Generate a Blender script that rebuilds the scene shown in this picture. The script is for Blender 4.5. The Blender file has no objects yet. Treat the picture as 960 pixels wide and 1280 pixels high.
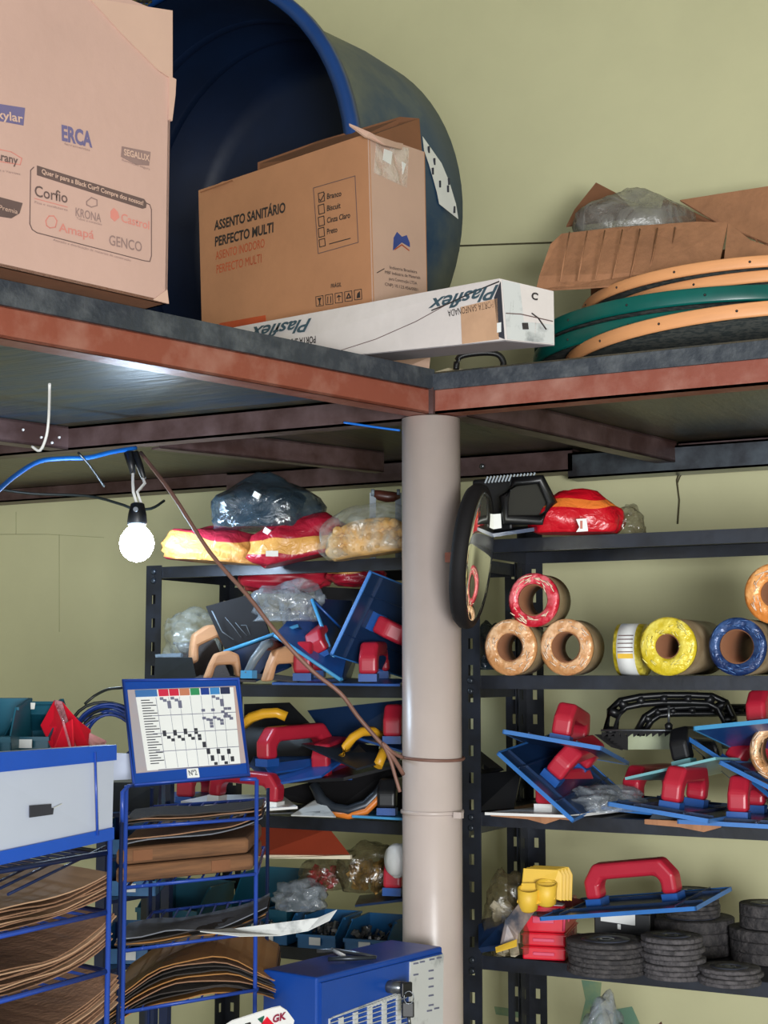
import bpy, bmesh, math, random
import numpy as np
from mathutils import Vector, Matrix, Euler, noise
C = bpy.context.scene.collection
random.seed(7)

# ------------------------------------------------------------------ camera, world, lights, exposure
TH, PITCH, FPX = math.radians(28), math.atan(200/1900.0), 1900.0
EYE = Vector((0, 0, 1.6))
FW = Vector((-math.sin(TH), math.cos(TH), 0)); RT = Vector((math.cos(TH), math.sin(TH), 0)); UP = Vector((0, 0, 1))
F3 = FW*math.cos(PITCH) + UP*math.sin(PITCH); U3 = -FW*math.sin(PITCH) + UP*math.cos(PITCH)
cam = bpy.data.cameras.new('camera'); camo = bpy.data.objects.new('camera', cam); C.objects.link(camo)
cam.sensor_fit = 'HORIZONTAL'; cam.sensor_width = 36; cam.lens = 36*FPX/960; cam.clip_start = .05
camo.matrix_world = Matrix(((RT.x, U3.x, -F3.x, EYE.x), (RT.y, U3.y, -F3.y, EYE.y), (RT.z, U3.z, -F3.z, EYE.z), (0, 0, 0, 1)))
bpy.context.scene.camera = camo
vs = bpy.context.scene.view_settings
vs.view_transform = 'Standard'; vs.look = 'None'; vs.gamma = 1; vs.use_curve_mapping = False; vs.exposure = -0.06
w = bpy.data.worlds.new('world'); bpy.context.scene.world = w; w.use_nodes = True
w.node_tree.nodes['Background'].inputs[0].default_value = (.9, .95, 1, 1); w.node_tree.nodes['Background'].inputs[1].default_value = .7

def area(name, loc, target, sx, sy, power, col):
    l = bpy.data.lights.new(name, 'AREA'); l.shape = 'RECTANGLE'; l.size = sx; l.size_y = sy; l.energy = power; l.color = col
    o = bpy.data.objects.new(name, l); C.objects.link(o); o.location = loc
    o.rotation_euler = (Vector(target)-Vector(loc)).to_track_quat('-Z', 'Y').to_euler(); return o
area('counter_lamp', EYE-FW*1.3+RT*.42-UP*.22, (-.9, 2.9, 1.7), .7, .7, 120, (.95, .98, 1))
area('doorway_daylight', (1.9, -2.2, 1.25), (-.6, 2.5, 1.7), 1.8, 2.1, 42, (1, .90, .82))
area('front_fill', (-.6, -2.2, 1.3), (-.9, 2.9, 1.35), 2.6, 1.7, 34, (.88, .94, 1))  # added cool fill that lifts the wall below the deck

# ------------------------------------------------------------------ helpers
def P(px, py, d=None, y=None, z=None, x=None):
    r = F3 + RT*((px-480)/FPX) + U3*((640-py)/FPX)
    if d is not None: s = d/r.dot(FW)
    elif y is not None: s = y/r.y
    elif z is not None: s = (z-EYE.z)/r.z
    else: s = x/r.x
    return EYE + r*s
def lin(c):
    if isinstance(c, str): c = tuple(int(c[i:i+2], 16) for i in (0, 2, 4))
    return tuple(((v/255)/12.92 if v/255 <= .04045 else ((v/255+.055)/1.055)**2.4) for v in c)
class N:
    def __init__(s, name):
        s.m = bpy.data.materials.new(name); s.m.use_nodes = True; s.t = s.m.node_tree; s.t.nodes.clear()
        s.out = s.add('ShaderNodeOutputMaterial')
    def add(s, typ, **kw):
        n = s.t.nodes.new(typ)
        for k, v in kw.items():
            if k in n.inputs.keys(): n.inputs[k].default_value = v
            else: setattr(n, k, v)
        return n
    def l(s, a, b): s.t.links.new(a, b)
def mat(name, col, rough=.5, metal=0., var=.25, scale=8., bump=.0, bscale=60., col2=None, lo=.4, hi=.65, stretch=None, spec=.5, emit=0, detail=6, coat=0):
    g = N(name); b = g.add('ShaderNodeBsdfPrincipled'); g.l(b.outputs[0], g.out.inputs[0])
    c1 = lin(col); c2 = lin(col2) if col2 is not None else tuple(v*(1-var) for v in c1)
    tc = g.add('ShaderNodeTexCoord'); mp = g.add('ShaderNodeMapping'); g.l(tc.outputs['Object'], mp.inputs[0])
    if stretch: mp.inputs['Scale'].default_value = stretch
    nz = g.add('ShaderNodeTexNoise', Scale=scale, Detail=detail, Roughness=.6); g.l(mp.outputs[0], nz.inputs['Vector'])
    rp = g.add('ShaderNodeValToRGB'); g.l(nz.outputs[0], rp.inputs[0])
    rp.color_ramp.elements[0].position = lo; rp.color_ramp.elements[1].position = hi
    rp.color_ramp.elements[0].color = (*c1, 1); rp.color_ramp.elements[1].color = (*c2, 1)
    g.l(rp.outputs[0], b.inputs['Base Color'])
    b.inputs['Roughness'].default_value = rough; b.inputs['Metallic'].default_value = metal
    b.inputs['Specular IOR Level'].default_value = spec; b.inputs['Coat Weight'].default_value = coat
    if bump:
        n2 = g.add('ShaderNodeTexNoise', Scale=bscale, Detail=4.); g.l(mp.outputs[0], n2.inputs['Vector'])
        bp = g.add('ShaderNodeBump', Strength=bump, Distance=.01); g.l(n2.outputs[0], bp.inputs['Height']); g.l(bp.outputs[0], b.inputs['Normal'])
    if emit:
        b.inputs['Emission Color'].default_value = (*c1, 1); b.inputs['Emission Strength'].default_value = emit
    return g.m
def film(name, col, opac=.35, rough=.12):
    """thin plastic film: partly see-through, glossy creases"""
    g = N(name); b = g.add('ShaderNodeBsdfPrincipled'); b.inputs['Base Color'].default_value = (*lin(col), 1)
    b.inputs['Roughness'].default_value = rough; b.inputs['Specular IOR Level'].default_value = .9
    tr = g.add('ShaderNodeBsdfTransparent'); mx = g.add('ShaderNodeMixShader')
    tc = g.add('ShaderNodeTexCoord'); nz = g.add('ShaderNodeTexNoise', Scale=22., Detail=5., Distortion=1.5); g.l(tc.outputs['Object'], nz.inputs['Vector'])
    mr = g.add('ShaderNodeMapRange'); g.l(nz.outputs[0], mr.inputs[0]); mr.inputs[1].default_value = .35; mr.inputs[2].default_value = .7
    mr.inputs[3].default_value = max(0, opac-.2); mr.inputs[4].default_value = min(1, opac+.35)
    g.l(mr.outputs[0], mx.inputs[0]); g.l(tr.outputs[0], mx.inputs[1]); g.l(b.outputs[0], mx.inputs[2]); g.l(mx.outputs[0], g.out.inputs[0])
    bp = g.add('ShaderNodeBump', Strength=.7, Distance=.01); g.l(nz.outputs[0], bp.inputs['Height']); g.l(bp.outputs[0], b.inputs['Normal'])
    return g.m
def striped(name, c1, c2, edges=(-.01, .012), rough=.28, tilt=.0):
    """printed plastic packaging: a wavy band of the second colour between two heights of the bag"""
    g = N(name); b = g.add('ShaderNodeBsdfPrincipled', Roughness=rough); g.l(b.outputs[0], g.out.inputs[0])
    tc = g.add('ShaderNodeTexCoord'); sp = g.add('ShaderNodeSeparateXYZ'); g.l(tc.outputs['Object'], sp.inputs[0])
    n1 = g.add('ShaderNodeTexNoise', Scale=9., Detail=1.); g.l(tc.outputs['Object'], n1.inputs['Vector'])
    a = g.add('ShaderNodeMath', operation='MULTIPLY_ADD'); g.l(n1.outputs[0], a.inputs[0]); a.inputs[1].default_value = .05; g.l(sp.outputs[2], a.inputs[2])
    a2 = g.add('ShaderNodeMath', operation='MULTIPLY_ADD'); g.l(sp.outputs[0], a2.inputs[0]); a2.inputs[1].default_value = tilt; g.l(a.outputs[0], a2.inputs[2])
    lo = g.add('ShaderNodeMath', operation='GREATER_THAN'); g.l(a2.outputs[0], lo.inputs[0]); lo.inputs[1].default_value = edges[0]+.025
    hi = g.add('ShaderNodeMath', operation='LESS_THAN'); g.l(a2.outputs[0], hi.inputs[0]); hi.inputs[1].default_value = edges[1]+.025
    m_ = g.add('ShaderNodeMath', operation='MULTIPLY'); g.l(lo.outputs[0], m_.inputs[0]); g.l(hi.outputs[0], m_.inputs[1])
    mx = g.add('ShaderNodeMix', data_type='RGBA'); g.l(m_.outputs[0], mx.inputs['Factor']); mx.inputs[6].default_value = (*lin(c1), 1); mx.inputs[7].default_value = (*lin(c2), 1)
    g.l(mx.outputs[2], b.inputs['Base Color'])
    nz = g.add('ShaderNodeTexNoise', Scale=35., Detail=4., Distortion=2.); g.l(tc.outputs['Object'], nz.inputs['Vector'])
    bp = g.add('ShaderNodeBump', Strength=.5, Distance=.008); g.l(nz.outputs[0], bp.inputs['Height']); g.l(bp.outputs[0], b.inputs['Normal'])
    return g.m

class MB:
    def __init__(s): s.v = []; s.f = []; s.sm = []
    def add(s, vs_, fs, smooth=False):
        o = len(s.v); s.v += [Vector(v) for v in vs_]; s.f += [tuple(i+o for i in f) for f in fs]; s.sm += [smooth]*len(fs); return s
    def box(s, c, h, M=None):
        c = Vector(c); vs_ = [Vector((x*h[0], y*h[1], z*h[2])) for z in (-1, 1) for y in (-1, 1) for x in (-1, 1)]
        if M is not None: vs_ = [M @ v for v in vs_]
        return s.add([v+c for v in vs_], [(0, 2, 3, 1), (4, 5, 7, 6), (0, 1, 5, 4), (2, 6, 7, 3), (0, 4, 6, 2), (1, 3, 7, 5)])
    def bx(s, x0, x1, y0, y1, z0, z1): return s.box(((x0+x1)/2, (y0+y1)/2, (z0+z1)/2), ((x1-x0)/2, (y1-y0)/2, (z1-z0)/2))
    def hexa(s, b, t): return s.add(list(b)+list(t), [(3, 2, 1, 0), (4, 5, 6, 7), (0, 1, 5, 4), (1, 2, 6, 5), (2, 3, 7, 6), (3, 0, 4, 7)])
    def poly(s, pts, th, n=None):
        """polygon slab: pts in space, extruded by th along its normal (away from n if given)"""
        pts = [Vector(p) for p in pts]
        if n is None:
            n = Vector((0, 0, 0))
            for i in range(len(pts)): a, b = pts[i], pts[(i+1) % len(pts)]; n += a.cross(b)
            n = n.normalized() if n.length > 1e-9 else Vector((0, -1, 0))
        n = Vector(n).normalized()*th; k = len(pts)
        return s.add(pts+[p+n for p in pts], [tuple(range(k))[::-1], tuple(range(k, 2*k))]+[(i, (i+1) % k, (i+1) % k+k, i+k) for i in range(k)])
    def tube(s, pts, r, seg=8, closed=False):
        pts = [Vector(p) for p in pts]; n = len(pts); rr = r if isinstance(r, (list, tuple)) else [r]*n; vs_ = []; up = Vector((0.13, .21, .97))
        for i, p in enumerate(pts):
            a = pts[(i-1) % n] if (closed or i) else p; b = pts[(i+1) % n] if (closed or i < n-1) else p
            t = (b-a).normalized(); 
            if abs(t.dot(up)) > .98: u = t.cross(Vector((1, 0, 0))).normalized()
            else: u = t.cross(up).normalized()
            v = t.cross(u); vs_ += [p+(u*math.cos(k*2*math.pi/seg)+v*math.sin(k*2*math.pi/seg))*rr[i] for k in range(seg)]
        fs = [(i*seg+k, i*seg+(k+1) % seg, ((i+1) % n)*seg+(k+1) % seg, ((i+1) % n)*seg+k) for i in range(n if closed else n-1) for k in range(seg)]
        s.add(vs_, fs, True)
        if not closed:
            o = len(s.v)-len(vs_); s.f += [tuple(range(o, o+seg))[::-1], tuple(range(o+(n-1)*seg, o+n*seg))]; s.sm += [False, False]
        return s
    def lathe(s, prof, o, ax, seg=32, closed=False, smooth=True, cap=True):
        """prof: (r, h) list along axis ax from o"""
        o = Vector(o); ax = Vector(ax).normalized(); u = ax.orthogonal().normalized(); v = ax.cross(u); n = len(prof)
        vs_ = [o+ax*h+(u*math.cos(k*2*math.pi/seg)+v*math.sin(k*2*math.pi/seg))*r for r, h in prof for k in range(seg)]
        fs = [(i*seg+k, ((i+1) % n)*seg+k, ((i+1) % n)*seg+(k+1) % seg, i*seg+(k+1) % seg) for i in range(n if closed else n-1) for k in range(seg)]
        s.add(vs_, fs, smooth)
        if not closed and cap:
            b = len(s.v)-len(vs_)
            for i, rev in ((0, False), (n-1, True)):
                if prof[i][0] > 1e-4: s.f.append(tuple(range(b+i*seg, b+(i+1)*seg))[::(-1 if rev else 1)]); s.sm.append(False)
        return s
    def build(s, name, m, parent=None, local=False, bevel=0, seg=2, xf=None):
        root = parent
        while root is not None and root.parent is not None: root = root.parent
        off = Vector((0, 0, 0)) if (local or root is None) else root.location
        me = bpy.data.meshes.new(name)
        vv = s.v if xf is None else [xf @ v for v in s.v]
        me.from_pydata([tuple(v-off) for v in vv], [], s.f)
        me.polygons.foreach_set('use_smooth', s.sm)
        me.materials.append(m)
        bm = bmesh.new(); bm.from_mesh(me); bmesh.ops.recalc_face_normals(bm, faces=bm.faces)
        if bevel:
            es = [e for e in bm.edges if len(e.link_faces) == 2 and e.calc_face_angle(0) > .5]
            bmesh.ops.bevel(bm, geom=es, offset=bevel, segments=seg, affect='EDGES', profile=.5, clamp_overlap=True)
        bm.to_mesh(me); bm.free()
        o = bpy.data.objects.new(name, me); C.objects.link(o)
        if parent: o.parent = parent
        return o
def tag(o, label=None, cat=None, group=None, kind=None):
    if label: o['label'] = label
    if cat: o['category'] = cat
    if group: o['group'] = group
    if kind: o['kind'] = kind
    return o
def thing(name, label, cat, loc=(0, 0, 0), rot=(0, 0, 0), group=None):
    o = bpy.data.objects.new(name, None); C.objects.link(o); o.location = loc; o.rotation_euler = rot; o.empty_display_size = .02
    return tag(o, label, cat, group)
def solo(name, mb, m, label, cat, group=None, **kw):
    """a thing that is one mesh; origin moved to its base centre"""
    o = mb.build(name, m, None, **kw); me = o.data
    co = np.array([v.co[:] for v in me.vertices]); c = Vector(((co[:, 0].min()+co[:, 0].max())/2, (co[:, 1].min()+co[:, 1].max())/2, co[:, 2].min()))
    me.transform(Matrix.Translation(-c)); o.location = c
    return tag(o, label, cat, group)
def struct(name, mb, m, parent=None, **kw):
    o = mb.build(name, m, parent, **kw)
    if parent is None: o['kind'] = 'structure'
    return o
def copy_tree(o, parent=None):
    c = o.copy(); C.objects.link(c); c.parent = parent
    for ch in [q for q in list(bpy.data.objects) if q.parent == o]: copy_tree(ch, c)
    return c
ORD = ['topmost', 'second', 'third', 'fourth', 'fifth', 'sixth', 'seventh', 'eighth', 'ninth', 'tenth']
def nth(k, n): return 'topmost' if k == n-1 else 'lowest' if k == 0 else ORD[n-1-k]+' from the top'
class Face:
    """a flat printed face; reads places on it from the photograph's pixels"""
    def __init__(s, a, b, c, proud=.0006):
        s.o = Vector(a); s.n = (Vector(b)-s.o).cross(Vector(c)-s.o).normalized()
        if s.n.dot(EYE-s.o) < 0: s.n = -s.n
        s.p = proud
    def at(s, px, py):
        r = F3 + RT*((px-480)/FPX) + U3*((640-py)/FPX); t = (s.o-EYE).dot(s.n)/r.dot(s.n); return EYE+r*t+s.n*s.p*.3
    def patch(s, pts, name, m, parent, th=None):
        return MB().poly([s.at(*p) for p in pts], th or s.p, s.n).build(name, m, parent)
    def line(s, pts, wpx, name, m, parent, closed=False):
        mb = MB(); q = [s.at(*p) for p in pts]; q += [q[0]] if closed else []
        wd = wpx*(s.o-EYE).length/FPX/2
        for a, b in zip(q, q[1:]):
            t = (b-a).normalized(); k = t.cross(s.n)*wd; mb.poly([a-k-t*wd*.5, b-k+t*wd*.5, b+k+t*wd*.5, a+k-t*wd*.5], s.p, s.n)
        return mb.build(name, m, parent)
    def text(s, body, p0, p1, hpx, m, parent, name='printed_text', bold=.0, flip=False, slant=0.):
        a, b = s.at(*p0), s.at(*p1); ux = (b-a).normalized(); uy = s.n.cross(ux).normalized()
        upx = s.at(p0[0], p0[1]-hpx) if not flip else s.at(p0[0], p0[1]+hpx)
        shear = 0
        h = abs((upx-a).dot(uy)); shear = (upx-a).dot(ux)/(max(h, 1e-6))
        cu = bpy.data.curves.new('t', 'FONT'); cu.body = body; cu.shear = slant; cu.extrude = .0; cu.offset = bold; cu.size = 1; cu.resolution_u = 3
        to = bpy.data.objects.new('t', cu); C.objects.link(to); dg = bpy.context.evaluated_depsgraph_get()
        me = bpy.data.meshes.new_from_object(to.evaluated_get(dg)); bpy.data.objects.remove(to)
        co = np.array([v.co[:] for v in me.vertices]); x0, x1 = co[:, 0].min(), co[:, 0].max(); wd = (b-a).length; sx = wd/max(x1-x0, 1e-6); sy = h/.72
        root = parent
        while root.parent is not None: root = root.parent
        for v in me.vertices:
            x = (v.co.x-x0)*sx; y = v.co.y*sy; v.co = a+ux*(x+y*shear*0)+uy*y+s.n*s.p-root.location
        me.materials.append(m); o = bpy.data.objects.new(name, me); C.objects.link(o); o.parent = parent; return o

# ------------------------------------------------------------------ materials
M = {}
M['wall'] = mat('wall_paint', (200, 197, 156), .75, var=.10, scale=3., bump=.25, bscale=9., lo=.35, hi=.75, detail=9)
M['ceiling'] = mat('ceiling_paint', (150, 148, 140), .8)
M['floor'] = mat('floor_cement', (140, 135, 128), .6, bump=.2)
M['crack'] = mat('crack', (82, 76, 52), .9)
M['faint'] = mat('faint_joint', (156, 156, 116), .9); M['teal_paint'] = mat('teal_paint', (112, 150, 128), .8, col2=(150, 165, 120), scale=14)
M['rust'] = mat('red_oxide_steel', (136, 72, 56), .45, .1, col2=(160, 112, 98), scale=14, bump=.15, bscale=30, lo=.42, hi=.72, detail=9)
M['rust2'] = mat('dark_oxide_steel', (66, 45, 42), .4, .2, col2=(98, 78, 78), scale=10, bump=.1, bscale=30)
M['silver'] = mat('galvanised_steel', (104, 112, 120), .3, .7, col2=(60, 58, 62), scale=9)
M['edge'] = mat('board_edge_black', (46, 52, 60), .55, col2=(88, 92, 96), scale=26, bump=.3, lo=.45, hi=.8)
M['board'] = mat('film_faced_board', (34, 58, 74), .34, var=.4, scale=5, bump=.25, bscale=14, stretch=(1, 6, 1), col2=(64, 66, 56), spec=.8)
M['board2'] = mat('board_brown_underside', (66, 58, 42), .3, var=.4, scale=4, bump=.15, bscale=14, col2=(44, 46, 42), stretch=(5, 1, 1))
M['black'] = mat('black_enamel', (18, 20, 26), .38, .1, col2=(32, 37, 48), scale=12, bump=.05)
M['matteblack'] = mat('matte_black_plastic', (26, 25, 27), .7, spec=.2, var=.3); M['kraftd'] = mat('dark_kraft', (122, 84, 56), .75, scale=7, col2=(88, 60, 40), stretch=(1, 1, 14)); M['blackp'] = mat('black_plastic', (20, 21, 24), .4, var=.3)
M['pvc'] = mat('painted_pvc', (186, 172, 165), .33, var=.1, scale=5, bump=.12, bscale=12, detail=8)
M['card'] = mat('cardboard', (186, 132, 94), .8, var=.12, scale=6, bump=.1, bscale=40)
M['card_pink'] = mat('cardboard_pale', (190, 156, 143), .78, var=.08, scale=4, bump=.1, bscale=30)
M['card_light'] = mat('cardboard_light', (200, 166, 148), .75, var=.08, scale=5)
M['card_old'] = mat('cardboard_old', (170, 120, 86), .85, var=.22, scale=5, bump=.25, bscale=22, stretch=(4, 4, 1))
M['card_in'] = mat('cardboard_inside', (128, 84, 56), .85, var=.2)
M['teal_ink'] = mat('teal_grey_ink', (60, 84, 96), .5); M['ink'] = mat('black_ink', (48, 42, 42), .6); M['inkg'] = mat('grey_ink', (110, 88, 84), .6); M['ink_blue'] = mat('blue_ink', (52, 74, 150), .6); M['f_ink'] = mat('faded_black_ink', (98, 78, 74), .7); M['f_grey'] = mat('faded_grey_ink', (142, 116, 110), .7); M['f_blue'] = mat('faded_blue_ink', (104, 96, 132), .7); M['f_red'] = mat('faded_pink_ink', (202, 128, 116), .7)
M['ink_orange'] = mat('orange_ink', (192, 82, 44), .6); M['ink_red'] = mat('faded_red_ink', (196, 112, 92), .6)
M['tank_out'] = mat('dusty_blue_tank', (36, 66, 96), .45, col2=(104, 112, 104), scale=2.2, lo=.46, hi=.6, bump=.1, bscale=5); M['tank'] = mat('shaded_tank_inside', (7, 26, 54), .5, var=.4, scale=3, bump=.15, bscale=5)  # inner tank blue darkened, the shade of the hollow is in the colour
M['tankrim'] = mat('blue_tank_rim', (18, 62, 124), .35, var=.25, scale=5)
M['white'] = mat('white_plastic', (228, 228, 226), .4, var=.05); M['paper'] = mat('paper', (226, 228, 226), .7, var=.06)
M['papergrey'] = mat('worn_grey_paper', (190, 192, 190), .6, col2=(120, 124, 124), scale=30, lo=.55, hi=.75)
M['wrapwhite'] = mat('wrapped_white_box', (214, 206, 202), .3, var=.1, scale=7, bump=.3, bscale=16)
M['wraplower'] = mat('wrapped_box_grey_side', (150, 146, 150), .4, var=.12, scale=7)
M['tape'] = mat('brown_tape', (196, 158, 128), .2, var=.12, scale=22)
M['green'] = mat('green_sieve_plastic', (8, 92, 84), .3, var=.25); M['wood_o'] = mat('orange_sieve_wood', (232, 164, 110), .5, var=.14, scale=7, stretch=(1, 1, 8))
M['mesh'] = mat('dark_sieve_mesh', (44, 50, 50), .7, col2=(70, 72, 68), scale=90, lo=.45, hi=.55)
M['blue'] = mat('blue_plastic', (32, 82, 156), .33, var=.25, scale=6); M['blued'] = mat('navy_plastic', (24, 48, 84), .3, var=.3, scale=6)
M['rimblue'] = mat('blue_rim_plastic', (50, 112, 184), .35, var=.2); M['bluel'] = mat('sky_blue_plastic', (70, 150, 200), .35, var=.15); M['teal'] = mat('pale_teal_plastic', (120, 178, 184), .35, var=.12)
M['red'] = mat('red_plastic', (176, 34, 54), .36, var=.15, scale=9); M['redb'] = mat('bright_red_plastic', (214, 26, 48), .28, var=.1)
M['pink'] = mat('pink_red_plastic', (214, 74, 104), .4, var=.1)
M['wood'] = mat('light_wood', (196, 146, 106), .5, var=.2, scale=5, stretch=(1, 1, 7)); M['woodd'] = mat('dark_wood', (84, 44, 34), .35, var=.3, scale=9)
M['steel'] = mat('blade_steel', (120, 124, 128), .3, .8, var=.3); M['steel_d'] = mat('dark_blade_steel', (48, 54, 62), .35, .4, var=.3)
M['grey'] = mat('grey_plastic', (120, 132, 142), .4); M['yellow'] = mat('yellow_plastic', (232, 172, 40), .35, var=.12); M['orange'] = mat('orange_rubber', (214, 120, 40), .4)
M['yel'] = mat('yellow_carton', (226, 184, 60), .5, var=.12)
M['clear'] = film('clear_film', (160, 166, 160), .22); M['clear2'] = film('clear_film_dense', (150, 158, 166), .36, .1); M['smoky'] = film('smoky_film', (44, 58, 68), .8, .12)
M['brownfilm'] = film('brown_film', (84, 74, 50), .4); M['pinkfilm'] = film('pink_film', (220, 150, 160), .6)
M['stripe1'] = striped('red_yellow_packaging', (156, 26, 46), (206, 152, 80), (.028, .052), tilt=-.1); M['stripe3'] = striped('yellow_red_packaging', (160, 40, 60), (206, 152, 84), (.0, .052), tilt=.15)
M['stripe2'] = striped('red_packaging_orange_stripe', (190, 16, 34), (226, 120, 50), (.040, .056))
M['ochre'] = mat('ochre_rubber', (216, 168, 96), .5, var=.25, scale=18, bump=.4)
M['disc'] = mat('abrasive_black', (44, 42, 44), .85, col2=(74, 70, 70), scale=60, bump=.5, bscale=160)
M['disc2'] = mat('abrasive_grey_rim', (86, 82, 84), .9, col2=(52, 50, 52), scale=80, bump=.5, bscale=160)
M['discface'] = mat('disc_print', (70, 74, 88), .5, col2=(40, 42, 50), scale=24)
M['sand'] = mat('sandpaper_brown', (152, 114, 88), .85, var=.3, scale=9, bump=.2, bscale=140); M['sandl'] = mat('sandpaper_back_tan', (186, 150, 120), .8, var=.2, scale=6)
M['sandd'] = mat('sandpaper_dark', (58, 52, 50), .9, var=.25, bump=.25, bscale=160); M['sandg'] = mat('sandpaper_grey', (112, 116, 126), .85, var=.2, scale=80)
M['sando'] = mat('sandpaper_kraft', (168, 118, 66), .6, var=.18, scale=4)
M['royal'] = mat('royal_blue_enamel', (16, 66, 150), .35, var=.12, scale=6, bump=.03); M['royalw'] = mat('blue_wire', (40, 72, 160), .3, var=.1); M['wire_d'] = mat('navy_wire', (22, 36, 72), .3)
M['bright_blue'] = mat('bright_blue_band', (18, 80, 186), .4, var=.08); M['panel'] = mat('white_panel', (184, 192, 210), .45, var=.03)
M['bin'] = mat('blue_bin_plastic', (30, 98, 150), .4, var=.15); M['bin_t'] = mat('teal_bin_plastic', (22, 84, 104), .4, var=.2)
M['terra'] = mat('terracotta_plastic', (158, 64, 40), .5, var=.12, scale=9); M['cream'] = mat('cream_edge', (220, 208, 180), .6)
M['sleeve'] = mat('grey_plastic_sleeve', (160, 160, 168), .22, var=.12, scale=5, col2=(182, 150, 140))
M['cable_b'] = mat('blue_cable', (20, 110, 210), .4); M['cable_n'] = mat('navy_cable', (20, 54, 130), .4); M['cable_br'] = mat('brown_cable', (128, 92, 80), .5, spec=.4); M['cable_k'] = mat('black_cable', (24, 30, 30), .5)
M['bulb'] = mat('lit_bulb_globe', (205, 230, 255), .3, var=0, emit=150)
M['mirror'] = mat('mirror_glass', (240, 240, 226), .04, .95, var=0)
M['nail'] = mat('small_metal_bits', (150, 150, 150), .3, .7, col2=(60, 64, 70), scale=60)
M['cellgrey'] = mat('grey_print', (110, 112, 134), .6); M['celldark'] = mat('dark_print', (50, 52, 62), .6)

# ------------------------------------------------------------------ room
XL, XR, YB, YF, ZC = -3.4, 2.6, 3.08, -3.6, 4.1
struct('floor', MB().bx(XL-.1, XR+.1, YF, YB+.1, -.08, 0), M['floor'])
struct('ceiling', MB().bx(XL-.1, XR+.1, YF, YB+.1, ZC, ZC+.08), M['ceiling'])
wb = struct('wall_back', MB().bx(XL-.1, XR+.1, YB, YB+.12, 0, ZC), M['wall'])
struct('wall_left', MB().bx(XL-.1, XL, YF, YB, 0, ZC), M['wall']); struct('wall_right', MB().bx(XR, XR+.1, YF, YB, 0, ZC), M['wall'])
def wallpt(px, py): return P(px, py, y=YB-.0005)
def walline(pts, r, name):
    o = MB().tube([wallpt(*p) for p in pts], r, 5).build(name, M['crack'], wb); return o
walline([(560, 308), (640, 305), (700, 303)], .0022, 'plaster_joint')
walline([(852, 582), (846, 600), (849, 625), (847, 655)], .0022, 'crack'); walline([(858, 582), (850, 596), (846, 606)], .0015, 'crack')
for pts in ([(0, 668), (60, 668), (130, 672)], [(74, 668), (74, 790)], [(20, 640), (20, 668)]): MB().tube([wallpt(*p) for p in pts], .0006, 5).build('plaster_joint', M['faint'], wb)
for pts in ([(727, 1225), (752, 1228), (750, 1250), (756, 1282), (724, 1284), (732, 1250)], [(768, 1262), (790, 1258), (802, 1285), (766, 1285)], [(618, 1258), (650, 1262), (648, 1272), (620, 1268)]):
    MB().poly([wallpt(*p) for p in pts], .001, (0, -1, 0)).build('paint_patch', M['teal_paint'], wb)

# ------------------------------------------------------------------ mezzanine
ZB, ZT, ZD = 2.027, 2.071, 2.102       # beam bottom, beam top, deck top
Cc = P(540, 518, z=ZB); E0 = P(0, 422, z=ZB); A = (Cc-E0); A.z = 0; A.normalize(); An = Vector((-A.y, A.x, 0))   # An points to -X side
def beam(a, b, z0, z1, wd, side, name, m, parent):
    a = Vector((a.x, a.y, 0)); b = Vector((b.x, b.y, 0)); t = (b-a).normalized(); n = Vector((-t.y, t.x, 0))*side; f = .018
    mb = MB()
    for (q0, q1, w0, w1) in ((z0, z1, 0, .004), (z0, z0+.004, 0, wd), (z1-.004, z1, 0, wd)):   # C channel: web and two flanges
        mb.hexa([a+n*w0+UP*q0, b+n*w0+UP*q0, b+n*w1+UP*q0, a+n*w1+UP*q0], [a+n*w0+UP*q1, b+n*w0+UP*q1, b+n*w1+UP*q1, a+n*w1+UP*q1])
    return mb.build(name, m, parent)
mz = thing('mezzanine', 'steel framed storage deck with black board edge above the shelves', 'mezzanine', (Cc.x, Cc.y, ZB))
far = Cc-A*1.75
deck = MB(); 
def slab(mb, pts, z0, z1): return mb.hexa([Vector((p[0], p[1], z0)) for p in pts], [Vector((p[0], p[1], z1)) for p in pts])
Ye = YB-.01
slab(MB(), [(far.x, far.y), (Cc.x, Cc.y), (Cc.x-.004, Ye), (far.x-1.6, Ye)], ZT+.001, ZD) if False else None
L1 = [(far.x, far.y), (Cc.x, Cc.y), (-3.35, Cc.y), (-3.35, far.y)]
slab(MB(), L1, ZT+.001, ZD-.004).build('deck_board', M['board'], mz)
slab(MB(), [(-3.35, Cc.y+.002), (Cc.x, Cc.y+.002), (Cc.x, Ye), (-3.35, Ye)], ZT+.001, ZD-.004).build('deck_board', M['board2'], mz)
slab(MB(), [(Cc.x+.002, Cc.y), (.9, Cc.y), (.9, Ye), (Cc.x+.002, Ye)], ZT+.001, ZD-.004).build('deck_board', M['board2'], mz)
def strip(a, b, n, z0, z1, th, name, m):
    a = Vector((a.x, a.y, 0)); b = Vector((b.x, b.y, 0)); n = Vector(n)*th
    return MB().hexa([a+UP*z0, b+UP*z0, b+n+UP*z0, a+n+UP*z0], [a+UP*z1, b+UP*z1, b+n+UP*z1, a+n+UP*z1]).build(name, m, mz)
Cr = Vector((.9, Cc.y, 0))
strip(far, Cc, -An, ZT-.002, ZD, .006, 'edge_strip', M['edge']); strip(Cc, Cr, (0, -1, 0), ZT-.004, ZD-.008, .006, 'edge_strip', M['edge'])
beam(far, Cc, ZB, ZT, .04, 1, 'front_beam', M['rust'], mz)
beam(Cc+Vector((.006, 0, 0)), Cr, ZB+.001, ZT, .04, 1, 'front_beam', M['rust'], mz)
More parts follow.
